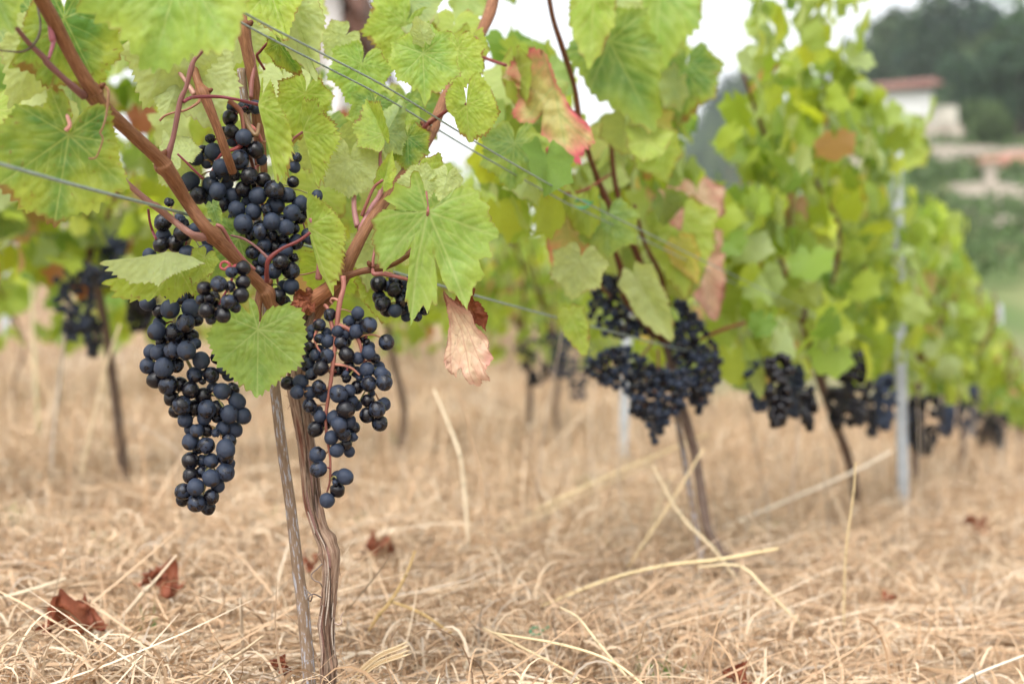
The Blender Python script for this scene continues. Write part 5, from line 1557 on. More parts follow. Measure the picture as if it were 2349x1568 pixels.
ML = unit_leaves(14, (80, 8), 700, ['yg', 'green', 'yg', 'pale', 'green', 'bright', 'yg', 'edge', 'green', 'yg', 'yellow', 'green', 'pink', 'yg'])
r_ = np.random.default_rng(23)
HOLES = [(1318, 155, 26, 60), (1372, 225, 14, 42), (1335, 285, 12, 40), (1462, 110, 42, 45), (1490, 180, 32, 42), (1390, 262, 12, 16), (1120, 145, 15, 24), (1235, 70, 20, 26), (1215, 15, 24, 16), (1150, 55, 20, 26), (1640, 120, 50, 260), (1290, 20, 14, 12)]
def place2(n, parent):
    k = 0
    while k < n:
        px, py = r_.uniform(1120, 1585), r_.uniform(-80, 660)
        if py > 560 and px < 1420: continue
        if py > 430 and px < 1290: continue
        s = r_.normal(.09, .08)
        d = row_d(px, s) + .0
        L = r_.uniform(.034, .056)
        b = P(px, py, d)
        tip = np.array([r_.normal(0, .4), r_.normal(0, .4), -1])
        e = b + tip / np.linalg.norm(tip) * L
        ok = True
        for q in (b, e, (b + e) / 2, b * .3 + e * .7 + np.array([L * .6, 0, 0]), b * .3 + e * .7 - np.array([L * .6, 0, 0])):
            ex, ey = pix(q)
            for hx, hy, ha, hb in HOLES:
                if ((ex - hx) / (ha + 20)) ** 2 + ((ey - hy) / (hb + 20)) ** 2 < 1: ok = False
        if not ok: continue
        nr = np.array([r_.normal(0, 1.0), -1, r_.normal(.3, .5)])
        if r_.random() < .4: nr = -nr
        put_leaf(parent, ML[r_.integers(len(ML))], b, tip, nr, L)
        k += 1
place2(78, v2)
def fill2():
    """The rest of the second vine's leaves, behind those: one mass."""
    q = np.random.default_rng(29)
    pts = []
    while len(pts) < 210:
        px, py = q.uniform(1130, 1600), q.uniform(-110, 640)
        if py > 500 and px < 1380: continue
        d = row_d(px, q.normal(.16, .07)) 
        ok = all(((px - hx) / (ha + 26)) ** 2 + ((py + 22 - hy) / (hb + 42)) ** 2 > 1 for hx, hy, ha, hb in HOLES)
        if ok: pts.append(P(px, py, d))
    b = P(1680, 1300, 2.31)
    o = link('foliage', leaf_cloud(np.array(pts), q.uniform(.034, .056, len(pts)), 31).build('foliage', M_LEAF, origin=b), v2, loc=tuple(b), kind='stuff')
fill2()

def hull_berries(rows, n, r, seed):
    r_ = np.random.default_rng(seed)
    ys = np.array([q[0] for q in rows]); x0 = np.array([q[1] for q in rows]); x1 = np.array([q[2] for q in rows])
    out = []
    best = None
    for k in range(n):
        c = r_.uniform(0, 1, (14, 2))
        yy = ys[0] + c[:, 0] * (ys[-1] - ys[0])
        xx = np.interp(yy, ys, x0) + r + (np.interp(yy, ys, x1) - np.interp(yy, ys, x0) - 2 * r) * c[:, 1]
        if out:
            o = np.array(out)
            dd = np.hypot(xx[:, None] - o[None, :, 0], yy[:, None] - o[None, :, 1]).min(1)
            j = int(np.argmax(dd))
        else:
            j = 0
        out.append((xx[j], yy[j]))
    return [(x, y, r * r_.uniform(.88, 1.1)) for x, y in out]
G2 = 'blurred bunches on the second vine'
def bunch2(label, rows, n, d, stem, seed, r=9.6, group=G2):
    bunch(label, d, hull_berries(rows, n, r, seed), stem, [3, 2.5, 2.2, 1.6][:len(stem)], group=group, back=10, seed=seed, low=True, thick=.7, kr=1.0, stem_col=(.22, .10, .06))
v2['group'] = 'vines of the near row'
bunch2("blurred bunch highest on the second vine, left of its canes", [(620, 1372, 1425), (660, 1358, 1470), (700, 1345, 1495), (735, 1345, 1510), (770, 1380, 1520)], 72, 2.33, [(1425, 600), (1430, 660), (1440, 720), (1450, 760)], 61)
bunch2("blurred bunch on the second vine spreading to the lower left", [(800, 1390, 1450), (820, 1345, 1480), (850, 1338, 1530), (872, 1360, 1560), (890, 1400, 1570)], 62, 2.28, [(1500, 780), (1470, 820), (1440, 850), (1420, 860)], 62)
bunch2("blurred pointed bunch on the second vine hanging lowest", [(850, 1500, 1580), (890, 1430, 1590), (930, 1432, 1580), (950, 1445, 1545), (975, 1482, 1535), (1000, 1490, 1518), (1016, 1492, 1512)], 74, 2.25, [(1510, 800), (1510, 870), (1505, 940), (1502, 1000)], 63)
bunch2("blurred broad bunch on the right side of the second vine", [(690, 1540, 1572), (740, 1545, 1620), (780, 1530, 1650), (830, 1540, 1658), (880, 1560, 1655), (910, 1572, 1640), (945, 1592, 1615)], 86, 2.30, [(1560, 690), (1585, 760), (1600, 830), (1605, 900)], 64)

# ================================================================== OTHER VINES OF THE ROWS
SKY_GAPS = [(1632, 60, 80, 220), (1615, 320, 40, 110), (1835, 95, 14, 34), (2065, 140, 75, 90), (1030, 300, 95, 80), (790, 60, 75, 150)]      # where the sky shows between two vines
def vine_foliage(t0, t1, s, top, bot, n, seed, size=(.042, .066), sp=.10, tint=None, warm=0.):
    """Leaf positions of a trained vine between t0 and t1 of its row; top / bottom given as heights above the ground along the row."""
    r_ = np.random.default_rng(seed)
    t = r_.uniform(t0 - .08, t1 + .08, n)
    hb, ht = np.interp(t, *bot), np.interp(t, *top)
    h = hb + (ht - hb) * r_.uniform(0, 1, n) ** .95 - .01
    h += (vnoise(np.c_[t * 5, np.zeros(n)], seed) - .5) * .07 * (h > hb + .7 * (ht - hb))
    ss = s + r_.normal(0, sp, n)
    x = RX + RD[0] * t + RS[0] * ss
    y = RY + RD[1] * t + RS[1] * ss
    z = terrain_z(RX + RD[0] * t + RS[0] * s, RY + RD[1] * t + RS[1] * s) + h
    px, py = CX + x / y * F, CY - (z - CZ) / y * F
    keep = np.ones(n, bool)
    for hx, hy, ha, hb_ in SKY_GAPS:
        keep &= ((px - hx) / ha) ** 2 + ((py - hy) / hb_) ** 2 > 1
    cols = cloud_colours(n, r_)
    if warm:
        w = r_.random(n) < warm
        cols[w] = np.array([(.46, .22, .10), (.50, .36, .07), (.30, .11, .05), (.48, .30, .16)])[r_.integers(0, 4, w.sum())]
    return leaf_cloud(np.stack([x, y, z], 1)[keep], r_.uniform(*size, n)[keep], seed + 1, cols[keep])

def prof(pts, s):
    """Turn measured outline points into (row position, height above ground)."""
    tt, hh = [], []
    for px, py in pts:
        t = row_t(px, s); p = row_pt(t, s)
        d = p[1]
        tt.append(t); hh.append(CZ - (py - CY) / F * d - float(terrain_z(p[0], p[1])))
    o = np.argsort(tt)
    return np.array(tt)[o], np.array(hh)[o]

def far_vine(label, t0, t1, tt, s, top, bot, n, seed, lean=0., group='vines of the near row', size=(.034, .056), sp=.10, warm=0., stems=3):
    p = row_pt(tt, s); p[2] = float(terrain_z(p[0], p[1]))
    v = thing('grapevine', label, 'grapevine', p, group)
    mb = vine_foliage(t0, t1, s, top, bot, n, seed, size, sp, warm=warm)
    link('foliage', mb.build('foliage', M_LEAF, origin=p), v, loc=tuple(p))
    r_ = np.random.default_rng(seed + 3)
    hb = float(np.interp(tt, *bot)); ht = float(np.interp(tt, *top))
    mb = MB()
    head = row_pt(tt + lean, s); head[2] = p[2] + hb + .05
    w = [p - np.array([0, 0, .05]), p * .66 + head * .34 + np.array([r_.normal(0, .012), 0, 0]), p * .3 + head * .7 + np.array([r_.normal(0, .012), 0, 0]), head]
    thn = .6 if 'third row' in label else 1.0
    V, q, t, tc = tube(w, [.014 * thn, .011 * thn, .0105 * thn, .013 * thn], 10, 5, bark_disp(seed, .15), seed=seed)
    mb.add(V, q, t, (.55, .52, .52) if thn == 1 else (.95, .85, .75), tc)
    link('trunk', mb.build('trunk', M_BARK, origin=p), v, loc=tuple(p))
    for k in range(stems):
        tq = tt + lean + r_.uniform(-.5, .3)
        e = row_pt(tq, s + r_.normal(0, .05)); e[2] = p[2] + hb + (ht - hb) * r_.uniform(.6, .9)
        m = (head + e) / 2 + np.array([r_.normal(0, .05), 0, .05])
        mb = MB()
        mb.tube([head, m, e], [.006, .005, .003], 7, 5, (.6, .55, .55), seed=seed + k)
        link('cane', mb.build('cane', M_CANE, origin=p), v, loc=tuple(p))
    return v

TOP1 = prof([(1590, 240), (1640, 130), (1655, 20), (1690, -130), (1868, -110), (1885, 50), (1935, 115), (1960, 220), (1985, 290), (2000, 380), (2045, 450), (2080, 440), (2118, 460), (2150, 510), (2200, 590), (2240, 680), (2290, 760), (2330, 845), (2346, 910)], 0)
BOT1 = prof([(1590, 815), (1700, 865), (1800, 845), (1900, 820), (2000, 850), (2100, 895), (2200, 905), (2300, 945), (2346, 970)], 0)
far_vine("third vine of the near row, trunk bent sharply over the dry grass", 1.30, 2.3, 2.40, 0, TOP1, BOT1, 620, 201, -.52, sp=.07)
v4 = far_vine("fourth vine of the near row, beside the tall galvanised post", 2.3, 3.45, 3.22, 0, TOP1, BOT1, 450, 202, -.05, sp=.06)
far_vine("fifth vine of the near row, behind the galvanised post", 3.45, 4.6, 4.15, 0, TOP1, BOT1, 450, 203, .0, sp=.03)
far_vine("sixth vine of the near row, near the right edge", 4.6, 5.7, 5.2, 0, TOP1, BOT1, 420, 204, .0, sp=.022)
far_vine("last vine of the near row at the right edge of the photo", 5.7, 6.9, 6.3, 0, TOP1, BOT1, 420, 205, .0, sp=.018)

for bx, by, tx_, ty_, k in ((2082, 300, 2060, 345, 0), (2090, 285, 2112, 330, 1), (2075, 310, 2045, 330, 2), (2085, 318, 2090, 372, 3), (2098, 335, 2122, 385, 4), (2078, 292, 2085, 262, 5), (2095, 345, 2075, 395, 6)):
    leaf_tip(v4, (bx, by), row_d(2075, -.05 + .03 * (k % 3)), (tx_, ty_), .0, ['yg', 'bright', 'pale', 'yg', 'edge', 'green', 'yg'][k], seed=900 + k, res='low', wid=.8, fold=.3)
def far_bunch(label, px, py, w, h, d, seed, group):
    r_ = np.random.default_rng(seed)
    r = .0075 * F / d
    n = int(np.clip(w * h / (r * r) * .8, 20, 110))
    mb = MB()
    c0 = P(px, py - h / 2, d)
    for k in range(n):
        f = r_.random()
        wd = w / 2 * (1 - .62 * f ** 1.6) * (.55 + .45 * min(1, f * 5)) * r_.uniform(.75, 1.2)
        a = r_.uniform(0, 6.283); q = math.sqrt(r_.uniform(.25, 1))
        p = P(px + wd * q * math.cos(a), py - h / 2 + f * h, d + wd * .8 * q * math.sin(a) * d / F)
        g = r_.uniform(.75, 1.2)
        mb.add(p + SVl * .0078 * r_.uniform(.85, 1.1), SQl, STl, (.0, 0, 0))
    link('grape_bunch', mb.build('grape_bunch', M_BERRY, origin=c0), None, label, 'grape bunch', group, None, tuple(c0))
GB = 'far bunches of the near row'
far_bunch("blurred bunch right of the second vine, first below the far foliage", 1785, 895, 67, 156, row_d(1785, -.11), 401, GB)
far_bunch("narrow dark bunch beside the bent trunk of the third vine", 1853, 935, 44, 95, row_d(1853, -.11), 402, GB)
far_bunch("small dark bunch tucked among the leaves above the third vine's trunk", 1900, 825, 57, 58, row_d(1900, -.11), 403, GB)
far_bunch("dark bunch with a drooping tail left of the galvanised post", 1962, 890, 80, 168, row_d(1962, -.11), 404, GB)
far_bunch("dark bunch touching the left side of the galvanised post", 2032, 920, 57, 123, row_d(2032, -.11), 405, GB)
far_bunch("broad dark bunch just right of the galvanised post", 2122, 975, 109, 134, row_d(2122, -.11), 406, GB)
far_bunch("rounded bunch among the leaves towards the right edge", 2222, 940, 59, 123, row_d(2222, -.11), 407, GB)
far_bunch("small bunch low under the leaves right of the broad dark bunch", 2172, 965, 52, 67, row_d(2172, -.11), 408, GB)
far_bunch("farthest small bunch near the right edge", 2290, 985, 52, 78, row_d(2290, -.11), 409, GB)

for lab, px, py, w, h, k in (("dark bunch just right of the second vine's grapes, under a hanging leaf", 1742, 880, 56, 110, 421), ("dark bunch between the first two far bunches of the near row", 1820, 895, 56, 120, 422), ("ragged dark bunch behind the third vine's bent trunk", 1922, 935, 54, 90, 423),
                             ("dark bunch left of the post, lowest in that group", 2000, 955, 50, 84, 424), ("dark bunch pressed behind the post's right side", 2085, 975, 54, 84, 425), ("dark bunch under yellow green leaves near the right edge", 2190, 930, 60, 84, 426),
                             ("small dark bunch between the last two near the right edge", 2256, 985, 50, 70, 427)):
    far_bunch(lab, px, py, w, h, row_d(px, -.05), k, GB)
S2 = 1.5
TOP2 = prof([(-400, -60), (0, -20), (300, 10), (500, 20), (600, 90), (680, 215), (760, 250), (900, 290), (1000, 385), (1100, 370), (1200, 300), (1400, 320), (1550, 420), (1700, 480), (1900, 560)], S2)
BOT2 = prof([(-400, 560), (0, 600), (250, 640), (600, 690), (850, 760), (1000, 800), (1200, 810), (1400, 830), (1600, 850), (1900, 880)], S2)
names2 = [("blurred back row vine at the far left edge", .55, 1.25, 1.0), ("blurred back row vine with grapes left of the sharp canes", 1.25, 2.3, 1.50), ("back row vine hidden behind the sharp central bunch", 2.3, 3.2, 2.75),
          ("back row vine behind the nearest vine's right arm", 3.2, 4.2, 3.75), ("back row vine with dark grapes left of the second vine", 4.2, 5.2, 4.05), ("back row vine behind the second vine's canes", 5.2, 6.6, 6.0), ("farthest back row vine behind the second vine's grapes", 6.6, 8.2, 7.4)]
for k, (lab, t0, t1, tt) in enumerate(names2):
    far_vine(lab, t0, t1, tt, S2, TOP2, BOT2, int((470 if k < 2 else 330 if k < 4 else 250) * (t1 - t0)) + 60, 230 + k, -.06 if k != 1 else -.12, 'vines of the back row', warm=.10 if k < 3 else .05, sp=.13)
GC = 'bunches of the back row'
far_bunch("blurred dark bunch hanging leftmost in the back row", 175, 690, 132, 175, row_d(178, S2) - .16, 411, GC)
far_bunch("blurred bunch high in the back row behind the tall pale stalk", 250, 592, 84, 120, row_d(248, S2) - .12, 412, GC)
far_bunch("blurred bunch of the back row partly behind the pale folded leaf", 322, 705, 88, 100, row_d(325, S2) - .12, 413, GC)
far_bunch("tapering tail of dark grapes in the back row, lowest at left", 214, 770, 52, 90, row_d(215, S2) - .14, 414, GC)
far_bunch("dark blurred bunch left of the second vine with a brown leaf before it", 1230, 820, 115, 125, row_d(1235, S2) - .55, 415, GC)
far_bunch("dark blurred bunch between its two neighbours left of the second vine", 1284, 815, 70, 100, row_d(1284, S2) - .5, 417, GC)
far_bunch("dark blurred bunch of the back row close to the second vine's grapes", 1326, 845, 80, 140, row_d(1328, S2) - .55, 416, GC)

S3 = 3.2
TOP3 = (np.array([0, 20]), np.array([1.02, .95])); BOT3 = (np.array([0, 20]), np.array([.30, .30]))
for k, lab in enumerate(["vine of the third row at the far left, seen as a green blur", "vine of the third row left of the slanting cane, seen as a blur", "vine of the third row behind the central bunch, seen as a blur",
                         "vine of the third row behind the right arm, seen as a blur", "vine of the third row below the bright gap in the leaves", "farthest vine of the third row, seen as a green blur"]):
    far_vine(lab, 2.2 + 1.5 * k, 3.7 + 1.5 * k, 2.9 + 1.5 * k, S3, TOP3, BOT3, 340, 260 + k, 0, 'vines of the third row', size=(.05, .075), sp=.16, warm=.05, stems=1)

# ================================================================== THE HOUSE UP THE BANK, LEFT
def quad_prism(mb, pts, thick_vec, col=(1, 1, 1)):
    a = np.array(pts, float); b = a + np.array(thick_vec, float)
    n = len(a)
    V = np.vstack([a, b])
    if n == 4:
        Q = [[0, 1, 2, 3], [7, 6, 5, 4]] + [[i, i + 4, (i + 1) % 4 + 4, (i + 1) % 4] for i in range(4)]
        mb.add(V, Q, None, col)
    else:
        T = [[0, 1, 2], [5, 4, 3]]
        mb.add(V, [[i, i + 3, (i + 1) % 3 + 3, (i + 1) % 3] for i in range(3)], T, col)
hd = 20.0
hx0, hx1 = (470 - CX) / F * hd, (782 - CX) / F * hd
hz0 = float(terrain_z((hx0 + hx1) / 2, hd)) - .4
hze = CZ + (784 + 10) / F * hd
hxa = (hx0 + hx1) / 2
hza = hze + 1.15
house = thing('house', "pale plastered house with a dark brown roof up the slope behind the leaves", 'house', (hxa, hd, hz0))
mb = MB()
mb.box(hx0, hx1, hd, hd + 6, hz0, hze)
quad_prism(mb, [(hx0, hd, hze), (hx1, hd, hze), (hxa, hd, hza)], (0, 6, 0))
link('wall', mb.build('wall', M_WALLW, False, (hxa, hd, hz0)), house, loc=(hxa, hd, hz0))
sl = (hza - hze) / (hx1 - hxa)
for sg, xe in ((1, hx1), (-1, hx0)):
    mb = MB()
    ex = xe + sg * .34
    quad_prism(mb, [(hxa, hd - .45, hza + .03), (ex, hd - .45, hze - .34 * sl + .03), (ex, hd + 6.4, hze - .34 * sl + .03), (hxa, hd + 6.4, hza + .03)], (0, 0, .16))
    rf = link('roof', mb.build('roof', M_ROOFD, False, (hxa, hd, hz0)), house, loc=(hxa, hd, hz0))
mb = MB()   # boarded bay under the eave, brown
quad_prism(mb, [tuple(P(x_, y_, hd - .03)) for x_, y_ in ((783, 43), (838, -40), (838, 82), (806, 74))], (0, 1.6, 0))
link('gable_boards', mb.build('gable_boards', M_ROOFD, False, (hxa, hd, hz0)), house, loc=(hxa, hd, hz0))
for wx in (hx1 - .62, hx1 - 1.5):
    mb = MB(); mb.box(wx - .28, wx + .28, hd - .05, hd + .02, hze - 1.5, hze - .5)
    w_ = link('window', mb.build('window', M_DARK, False, (hxa, hd, hz0)), house, loc=(hxa, hd, hz0))
    mb = MB()
    for a, b, c, d_ in ((-.34, .34, -.5, -.44), (-.34, .34, -1.56, -1.5), (-.34, -.28, -1.5, -.5), (.28, .34, -1.5, -.5)):
        mb.box(wx + a, wx + b, hd - .08, hd + .015, hze + c, hze + d_)
    link('frame', mb.build('frame', M_STONE, False, (hxa, hd, hz0)), w_, loc=(hxa, hd, hz0))
# dry stone wall below the house
def stone_wall(label, a, b, h, th=.5, seed=0, group='terrace walls on the slope'):
    a, b = np.array(a, float), np.array(b, float)
    n = max(6, int(np.linalg.norm(b - a) / .8))
    r_ = np.random.default_rng(seed)
    mb = MB()
    dirv = (b - a) / np.linalg.norm(b - a); nr = np.array([-dirv[1], dirv[0]])
    base = None
    V = []
    for i in range(n + 1):
        p = a + (b - a) * i / n
        z = float(terrain_z(p[0], p[1]))
        if base is None: base = np.array([p[0], p[1], z])
        hh = h * (1 + r_.normal(0, .05))
        for o, zz in ((-th / 2, -.6), (th / 2, -.6), (th / 2 * .8, hh), (-th / 2 * .8, hh)):
            V.append([p[0] + nr[0] * o, p[1] + nr[1] * o, z + zz])
    Q = []
    for i in range(n):
        k = i * 4
        Q += [[k + j, k + (j + 1) % 4, k + 4 + (j + 1) % 4, k + 4 + j] for j in range(4)]
    Q += [[0, 3, 2, 1], [n * 4, n * 4 + 1, n * 4 + 2, n * 4 + 3]]
    mb.add(np.array(V), Q)
    link('stone_wall', mb.build('stone_wall', M_STONE, False, base), None, label, 'stone wall', group, None, tuple(base))
def xy(px, d): return ((px - CX) / F * d, d)
stone_wall("grey stone wall on the bank at the far left edge", xy(-260, 12.5), xy(330, 14.5), .75, seed=1)

# ================================================================== THE HILLSIDE ACROSS THE VALLEY
def at_terrain(px, d): 
    x = (px - CX) / F * d
    return np.array([x, d, float(terrain_z(x, d))])
stone_wall("terrace wall below the white hut, left of the round bush", xy(1960, 106), xy(2215, 104), 1.5, seed=2)
stone_wall("pale terrace wall under the small red roof at the right edge", xy(2105, 88), xy(2400, 86), 1.2, seed=3)
stone_wall("lower terrace wall at the right edge above the dark green vines", xy(2180, 70), xy(2420, 69), 1.0, seed=4)
stone_wall("lowest terrace wall at the right edge", xy(2210, 60), xy(2420, 59), .5, seed=5)
# white hut
D_ = 117.0
p0, p1 = at_terrain(2030, D_), at_terrain(2140, D_)
zb = min(p0[2], p1[2]) - .4
k_ = D_ / F
zt = CZ + (784 - 207) * k_
hut = thing('hut', "white vineyard hut with a red tiled roof on the hillside", 'hut', ((p0[0] + p1[0]) / 2, D_, zb))
O = ((p0[0] + p1[0]) / 2, D_, zb)
mb = MB(); mb.box(p0[0], p1[0], D_, D_ + 3.6, zb, zt)
link('wall', mb.build('wall', M_WALLW, False, O), hut, loc=O)
mb = MB()
xa, xb = p0[0] - .75, p1[0] + .6
quad_prism(mb, [(xa, D_ - .7, zt - .15), (xb, D_ - .7, zt + .35), (xb, D_ + 1.9, zt + 1.15), (xa, D_ + 1.9, zt + .65)], (0, 0, .22))
quad_prism(mb, [(xa, D_ + 1.9, zt + .65), (xb, D_ + 1.9, zt + 1.15), (xb, D_ + 4.3, zt + .3), (xa, D_ + 4.3, zt - .2)], (0, 0, .22))
link('roof', mb.build('roof', M_ROOF, False, O), hut, loc=O)
mb = MB(); mb.box(p1[0] - .75, p1[0] - .25, D_ - .05, D_ + .02, zb, zb + 2.0)
link('door', mb.build('door', M_STONE, False, O), hut, loc=O)
ax0, ax1 = p1[0] + .35, (2197 - CX) / F * (D_ + 1)
Z2 = CZ + (784 - 238) * k_
mb = MB(); mb.box(ax0, ax1, D_ + 1, D_ + 1.5, zb - .6, Z2 - .15); 
for i in range(5):
    xx = ax0 + (ax1 - ax0) * (i + .5) / 5
    mb.box(xx - .16, xx + .16, D_ + .98, D_ + 1.52, Z2 - .15, Z2)
Oa = ((ax0 + ax1) / 2, D_ + 1, zb)
link('plaster_wall', mb.build('plaster_wall', m_flat("aged_plaster", (.50, .45, .38), (.66, .60, .52), 1.0), False, Oa), None, "beige plaster wall adjoining the right side of the white hut", 'wall', None, None, Oa)
# low building with red tiles at the right edge, on its pillar
D2 = 82.0
q0, q1 = (2262 - CX) / F * D2, (2480 - CX) / F * D2
zr = CZ + (784 - 372) / F * D2
zg = float(terrain_z((q0 + q1) / 2, D2))
Ob = ((q0 + q1) / 2, D2, zg)
sh = thing('shed', "low building with a red tiled roof cut by the right edge", 'shed', Ob)
mb = MB(); mb.box(q0 + .4, q1, D2, D2 + 3, zg - 1, zr - .25)
link('wall', mb.build('wall', M_WALLW, False, Ob), sh, loc=Ob)
mb = MB(); quad_prism(mb, [(q0 - .2, D2 - .6, zr - .35), (q1, D2 - .6, zr + .25), (q1, D2 + 3.4, zr + 1.1), (q0 - .2, D2 + 3.4, zr + .5)], (0, 0, .2))
link('roof', mb.build('roof', m_flat("bright_tiles", (.26, .11, .07), (.42, .20, .14), 2.0), False, Ob), sh, loc=Ob)
D3 = 70.0
pz0 = CZ + (784 - 545) / F * D3; pz1 = CZ + (784 - 385) / F * D3
px0 = (2275 - CX) / F * D3
mb = MB(); mb.box(px0 - .26, px0 + .26, D3, D3 + .5, pz0 - 1.2, pz1); mb.box(px0 - .34, px0 + .34, D3 - .08, D3 + .58, pz1 + .003, pz1 + .16)
link('pillar', mb.build('pillar', M_STONE, False, (px0, D3, pz0 - 1)), None, "grey concrete pillar standing on the terraces at the right edge", 'pillar', None, None, (px0, D3, pz0 - 1))

# foliage of far trees: small leaf faces through lumps of the crown
def crown_faces(c, rx, rz, n, size, r_, col, lumps=7):
    cs = np.array([c + np.array([r_.uniform(-.6, .6) * rx, r_.uniform(-.6, .6) * rx, r_.uniform(-.55, .6) * rz]) for _ in range(lumps)])
    k = r_.integers(0, lumps, n)
    v = r_.normal(0, 1, (n, 3)); v /= np.linalg.norm(v, axis=1)[:, None]
    rad = r_.uniform(.55, 1.0, n) ** .5
    p = cs[k] + v * rad[:, None] * np.array([rx, rx, rz]) * r_.uniform(.38, .55, lumps)[k][:, None]
    a = r_.normal(0, 1, (n, 3)) + v * .6; a /= np.linalg.norm(a, axis=1)[:, None]
    b = np.cross(a, r_.normal(0, 1, (n, 3))); b /= np.linalg.norm(b, axis=1)[:, None]
    c2 = np.cross(a, b)
    s = (size * r_.uniform(.6, 1.2, n))[:, None]
    V = np.stack([p - b * s, p + c2 * s * .55, p + b * s, p - c2 * s * .55], 1).reshape(-1, 3)
    Q = np.arange(n * 4).reshape(-1, 4)
    cc = np.repeat(np.array(col) * r_.uniform(.75, 1.25, (n, 1)) * (0.8 + .4 * r_.random(lumps))[k][:, None], 4, 0)
    return V, Q, cc
DG = [(.034, .070, .034), (.052, .098, .042), (.024, .050, .032), (.078, .120, .050)]
def forest():
    r_ = np.random.default_rng(71)
    mb = MB()
    n = 0
    while n < 330:
        d = r_.uniform(122, 300) if n < 170 else r_.uniform(300, 440)
        px = r_.uniform(1900, 2480) if n < 170 else r_.uniform(1440, 1760)
        if n < 170:
            lo = np.interp(px, [1900, 1960, 2080, 2140, 2200, 2260, 2480], [185, 178, 172, 150, 122, 112, 108])
            if d < lo: continue
        elif px < 1540 and r_.random() < .4: continue
        b = at_terrain(px, d)
        h = r_.uniform(5.0, 10.5) * (1.2 if d > 240 else 1)
        V, Q, c = crown_faces(b + np.array([0, 0, h * .55]), h * .50, h * .52, 150, h * .085, r_, np.array(DG[r_.integers(4)]) * r_.uniform(.7, 1.35), 6)
        mb.add(V, Q, None, c)
        n += 1
    for k in range(1500):      # undergrowth closing the gaps at the trees' feet
        d = r_.uniform(112, 240); px = r_.uniform(1930, 2480)
        if d < np.interp(px, [1900, 1960, 2080, 2140, 2200, 2260, 2480], [185, 178, 172, 150, 122, 112, 106]): continue
        b = at_terrain(px, d)
        V, Q, c = crown_faces(b + np.array([0, 0, .7]), 1.6, 1.3, 12, .5, r_, DG[r_.integers(4)], 2)
        mb.add(V, Q, None, c)
    o = link('forest', mb.build('forest', M_FAR, False), kind='stuff')
    o['label'] = "dark green wood covering the top of the hillside"
forest()
def tree(label, px, d, h, rx, col, name='tree', n=900, crown_lo=.15, group=None):
    r_ = np.random.default_rng(int(px + d))
    b = at_terrain(px, d)
    t = thing(name, label, name.split('_')[-1], b, group)
    mb = MB()
    mb.tube([b - np.array([0, 0, .4]), b + np.array([.05 * h, 0, h * .3]), b + np.array([0, 0, h * .75])], [h * .03, h * .022, h * .006], 8, 4, (.13, .10, .08))
    for k in range(5):
        a = r_.uniform(0, 6.28); z0 = h * r_.uniform(.25, .5)
        mb.tube([b + np.array([0, 0, z0]), b + np.array([math.cos(a) * rx * .6, math.sin(a) * rx * .6, z0 + h * .25])], [h * .012, h * .004], 6, 3, (.13, .10, .08))
    link('trunk', mb.build('trunk', M_FAR, origin=b), t, loc=tuple(b))
    mb = MB()
    zc = h * (crown_lo + (1 - crown_lo) / 2)
    V, Q, c = crown_faces(b + np.array([0, 0, zc]), rx, h * (1 - crown_lo) / 2, n, max(.10, rx * .13), r_, col, 11)
    mb.add(V, Q, None, c)
    link('crown', mb.build('crown', M_FAR, False, b), t, loc=tuple(b))
tree("round mid green bush standing below the wood, right of the white hut", 2270, 97, 3.7, 2.2, (.085, .13, .045), 'bush', 1300, .0)
tree("slim pointed dark tree standing on the ridge left of the wood", 1992, 205, 8.5, 1.9, DG[1], 'tree', 700, .05, 'trees before the wood')
tree("dark broad tree at the left end of the wood, beside the foliage", 1950, 195, 6.5, 3.4, DG[2], 'tree', 800, .05, 'trees before the wood')
tree("dark tree rising right behind the white hut's wall", 2225, 121, 6.5, 3.0, DG[0], 'tree', 1000, .05, 'trees before the wood')
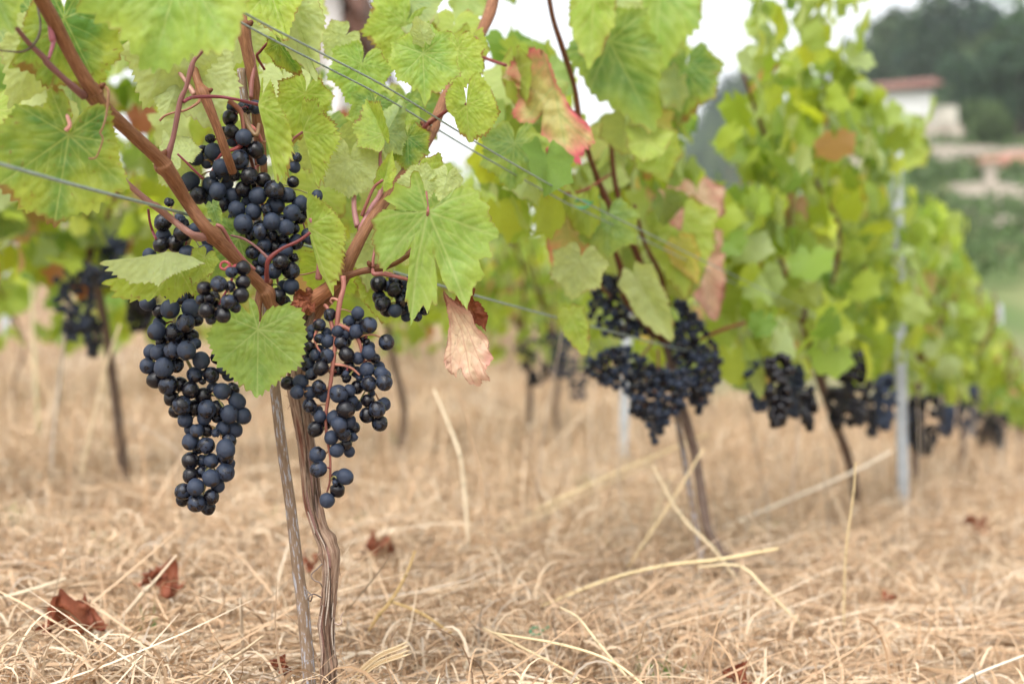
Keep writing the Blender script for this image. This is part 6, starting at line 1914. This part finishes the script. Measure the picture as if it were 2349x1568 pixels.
tree("large dark tree at the right edge above the round bush", 2330, 112, 7.5, 3.6, DG[0], 'tree', 1100, .05, 'trees before the wood')
# vines on the terraces across the valley, far off
def hillside_vines():
    r_ = np.random.default_rng(81)
    mb = MB()
    for d in list(np.arange(46, 68, 1.7)) + list(np.arange(72, 85, 1.8)) + list(np.arange(90, 102, 2.4)) + list(np.arange(122, 165, 4.0)):
        lo, hi = (2080, 2480)
        if d > 120: lo, hi = 1840, 2080
        x0, x1 = (lo - CX) / F * d, (hi - CX) / F * d
        n = int((x1 - x0) * (14 if d < 120 else 6))
        x = r_.uniform(x0, x1, n)
        yv = d + r_.normal(0, .12, n)
        z = terrain_z(x, np.full(n, d)) + r_.uniform(.1, 1.0, n)
        p = np.stack([x, yv, z], 1)
        a = r_.normal(0, 1, (n, 3)); a /= np.linalg.norm(a, axis=1)[:, None]
        b = np.cross(a, r_.normal(0, 1, (n, 3))); b /= np.linalg.norm(b, axis=1)[:, None]
        s = r_.uniform(.12, .26, (n, 1))
        V = np.stack([p - a * s, p - b * s, p + a * s, p + b * s], 1).reshape(-1, 3)
        cc = np.repeat(np.array([.085, .135, .045]) * r_.uniform(.7, 1.3, (n, 1)), 4, 0)
        mb.add(V, np.arange(n * 4).reshape(-1, 4), None, cc)
    o = link('hillside_foliage', mb.build('hillside_foliage', M_FAR, False), kind='stuff')
    o['label'] = "distant green vine rows on the terraces across the valley"
hillside_vines()

# ------------------------------------------------------------------ the air over the valley
def haze():
    m, nt, out = mat_new("haze_air")
    v = N(nt, "ShaderNodeVolumePrincipled")
    v.inputs["Color"].default_value = (.90, .94, 1.0, 1)
    v.inputs["Density"].default_value = HAZE
    v.inputs["Anisotropy"].default_value = .2
    nt.links.new(v.outputs[0], out.inputs["Volume"])
    mb = MB()
    mb.box(-470, 470, -470, 470, ZLOW, 112)
    link('haze', mb.build('haze', m, False), kind='stuff')
ZLOW = min(float(bpy.data.objects['ground'].data.vertices[i].co.z) for i in range(0, len(bpy.data.objects['ground'].data.vertices))) - 1.0
HAZE = .00042
haze()
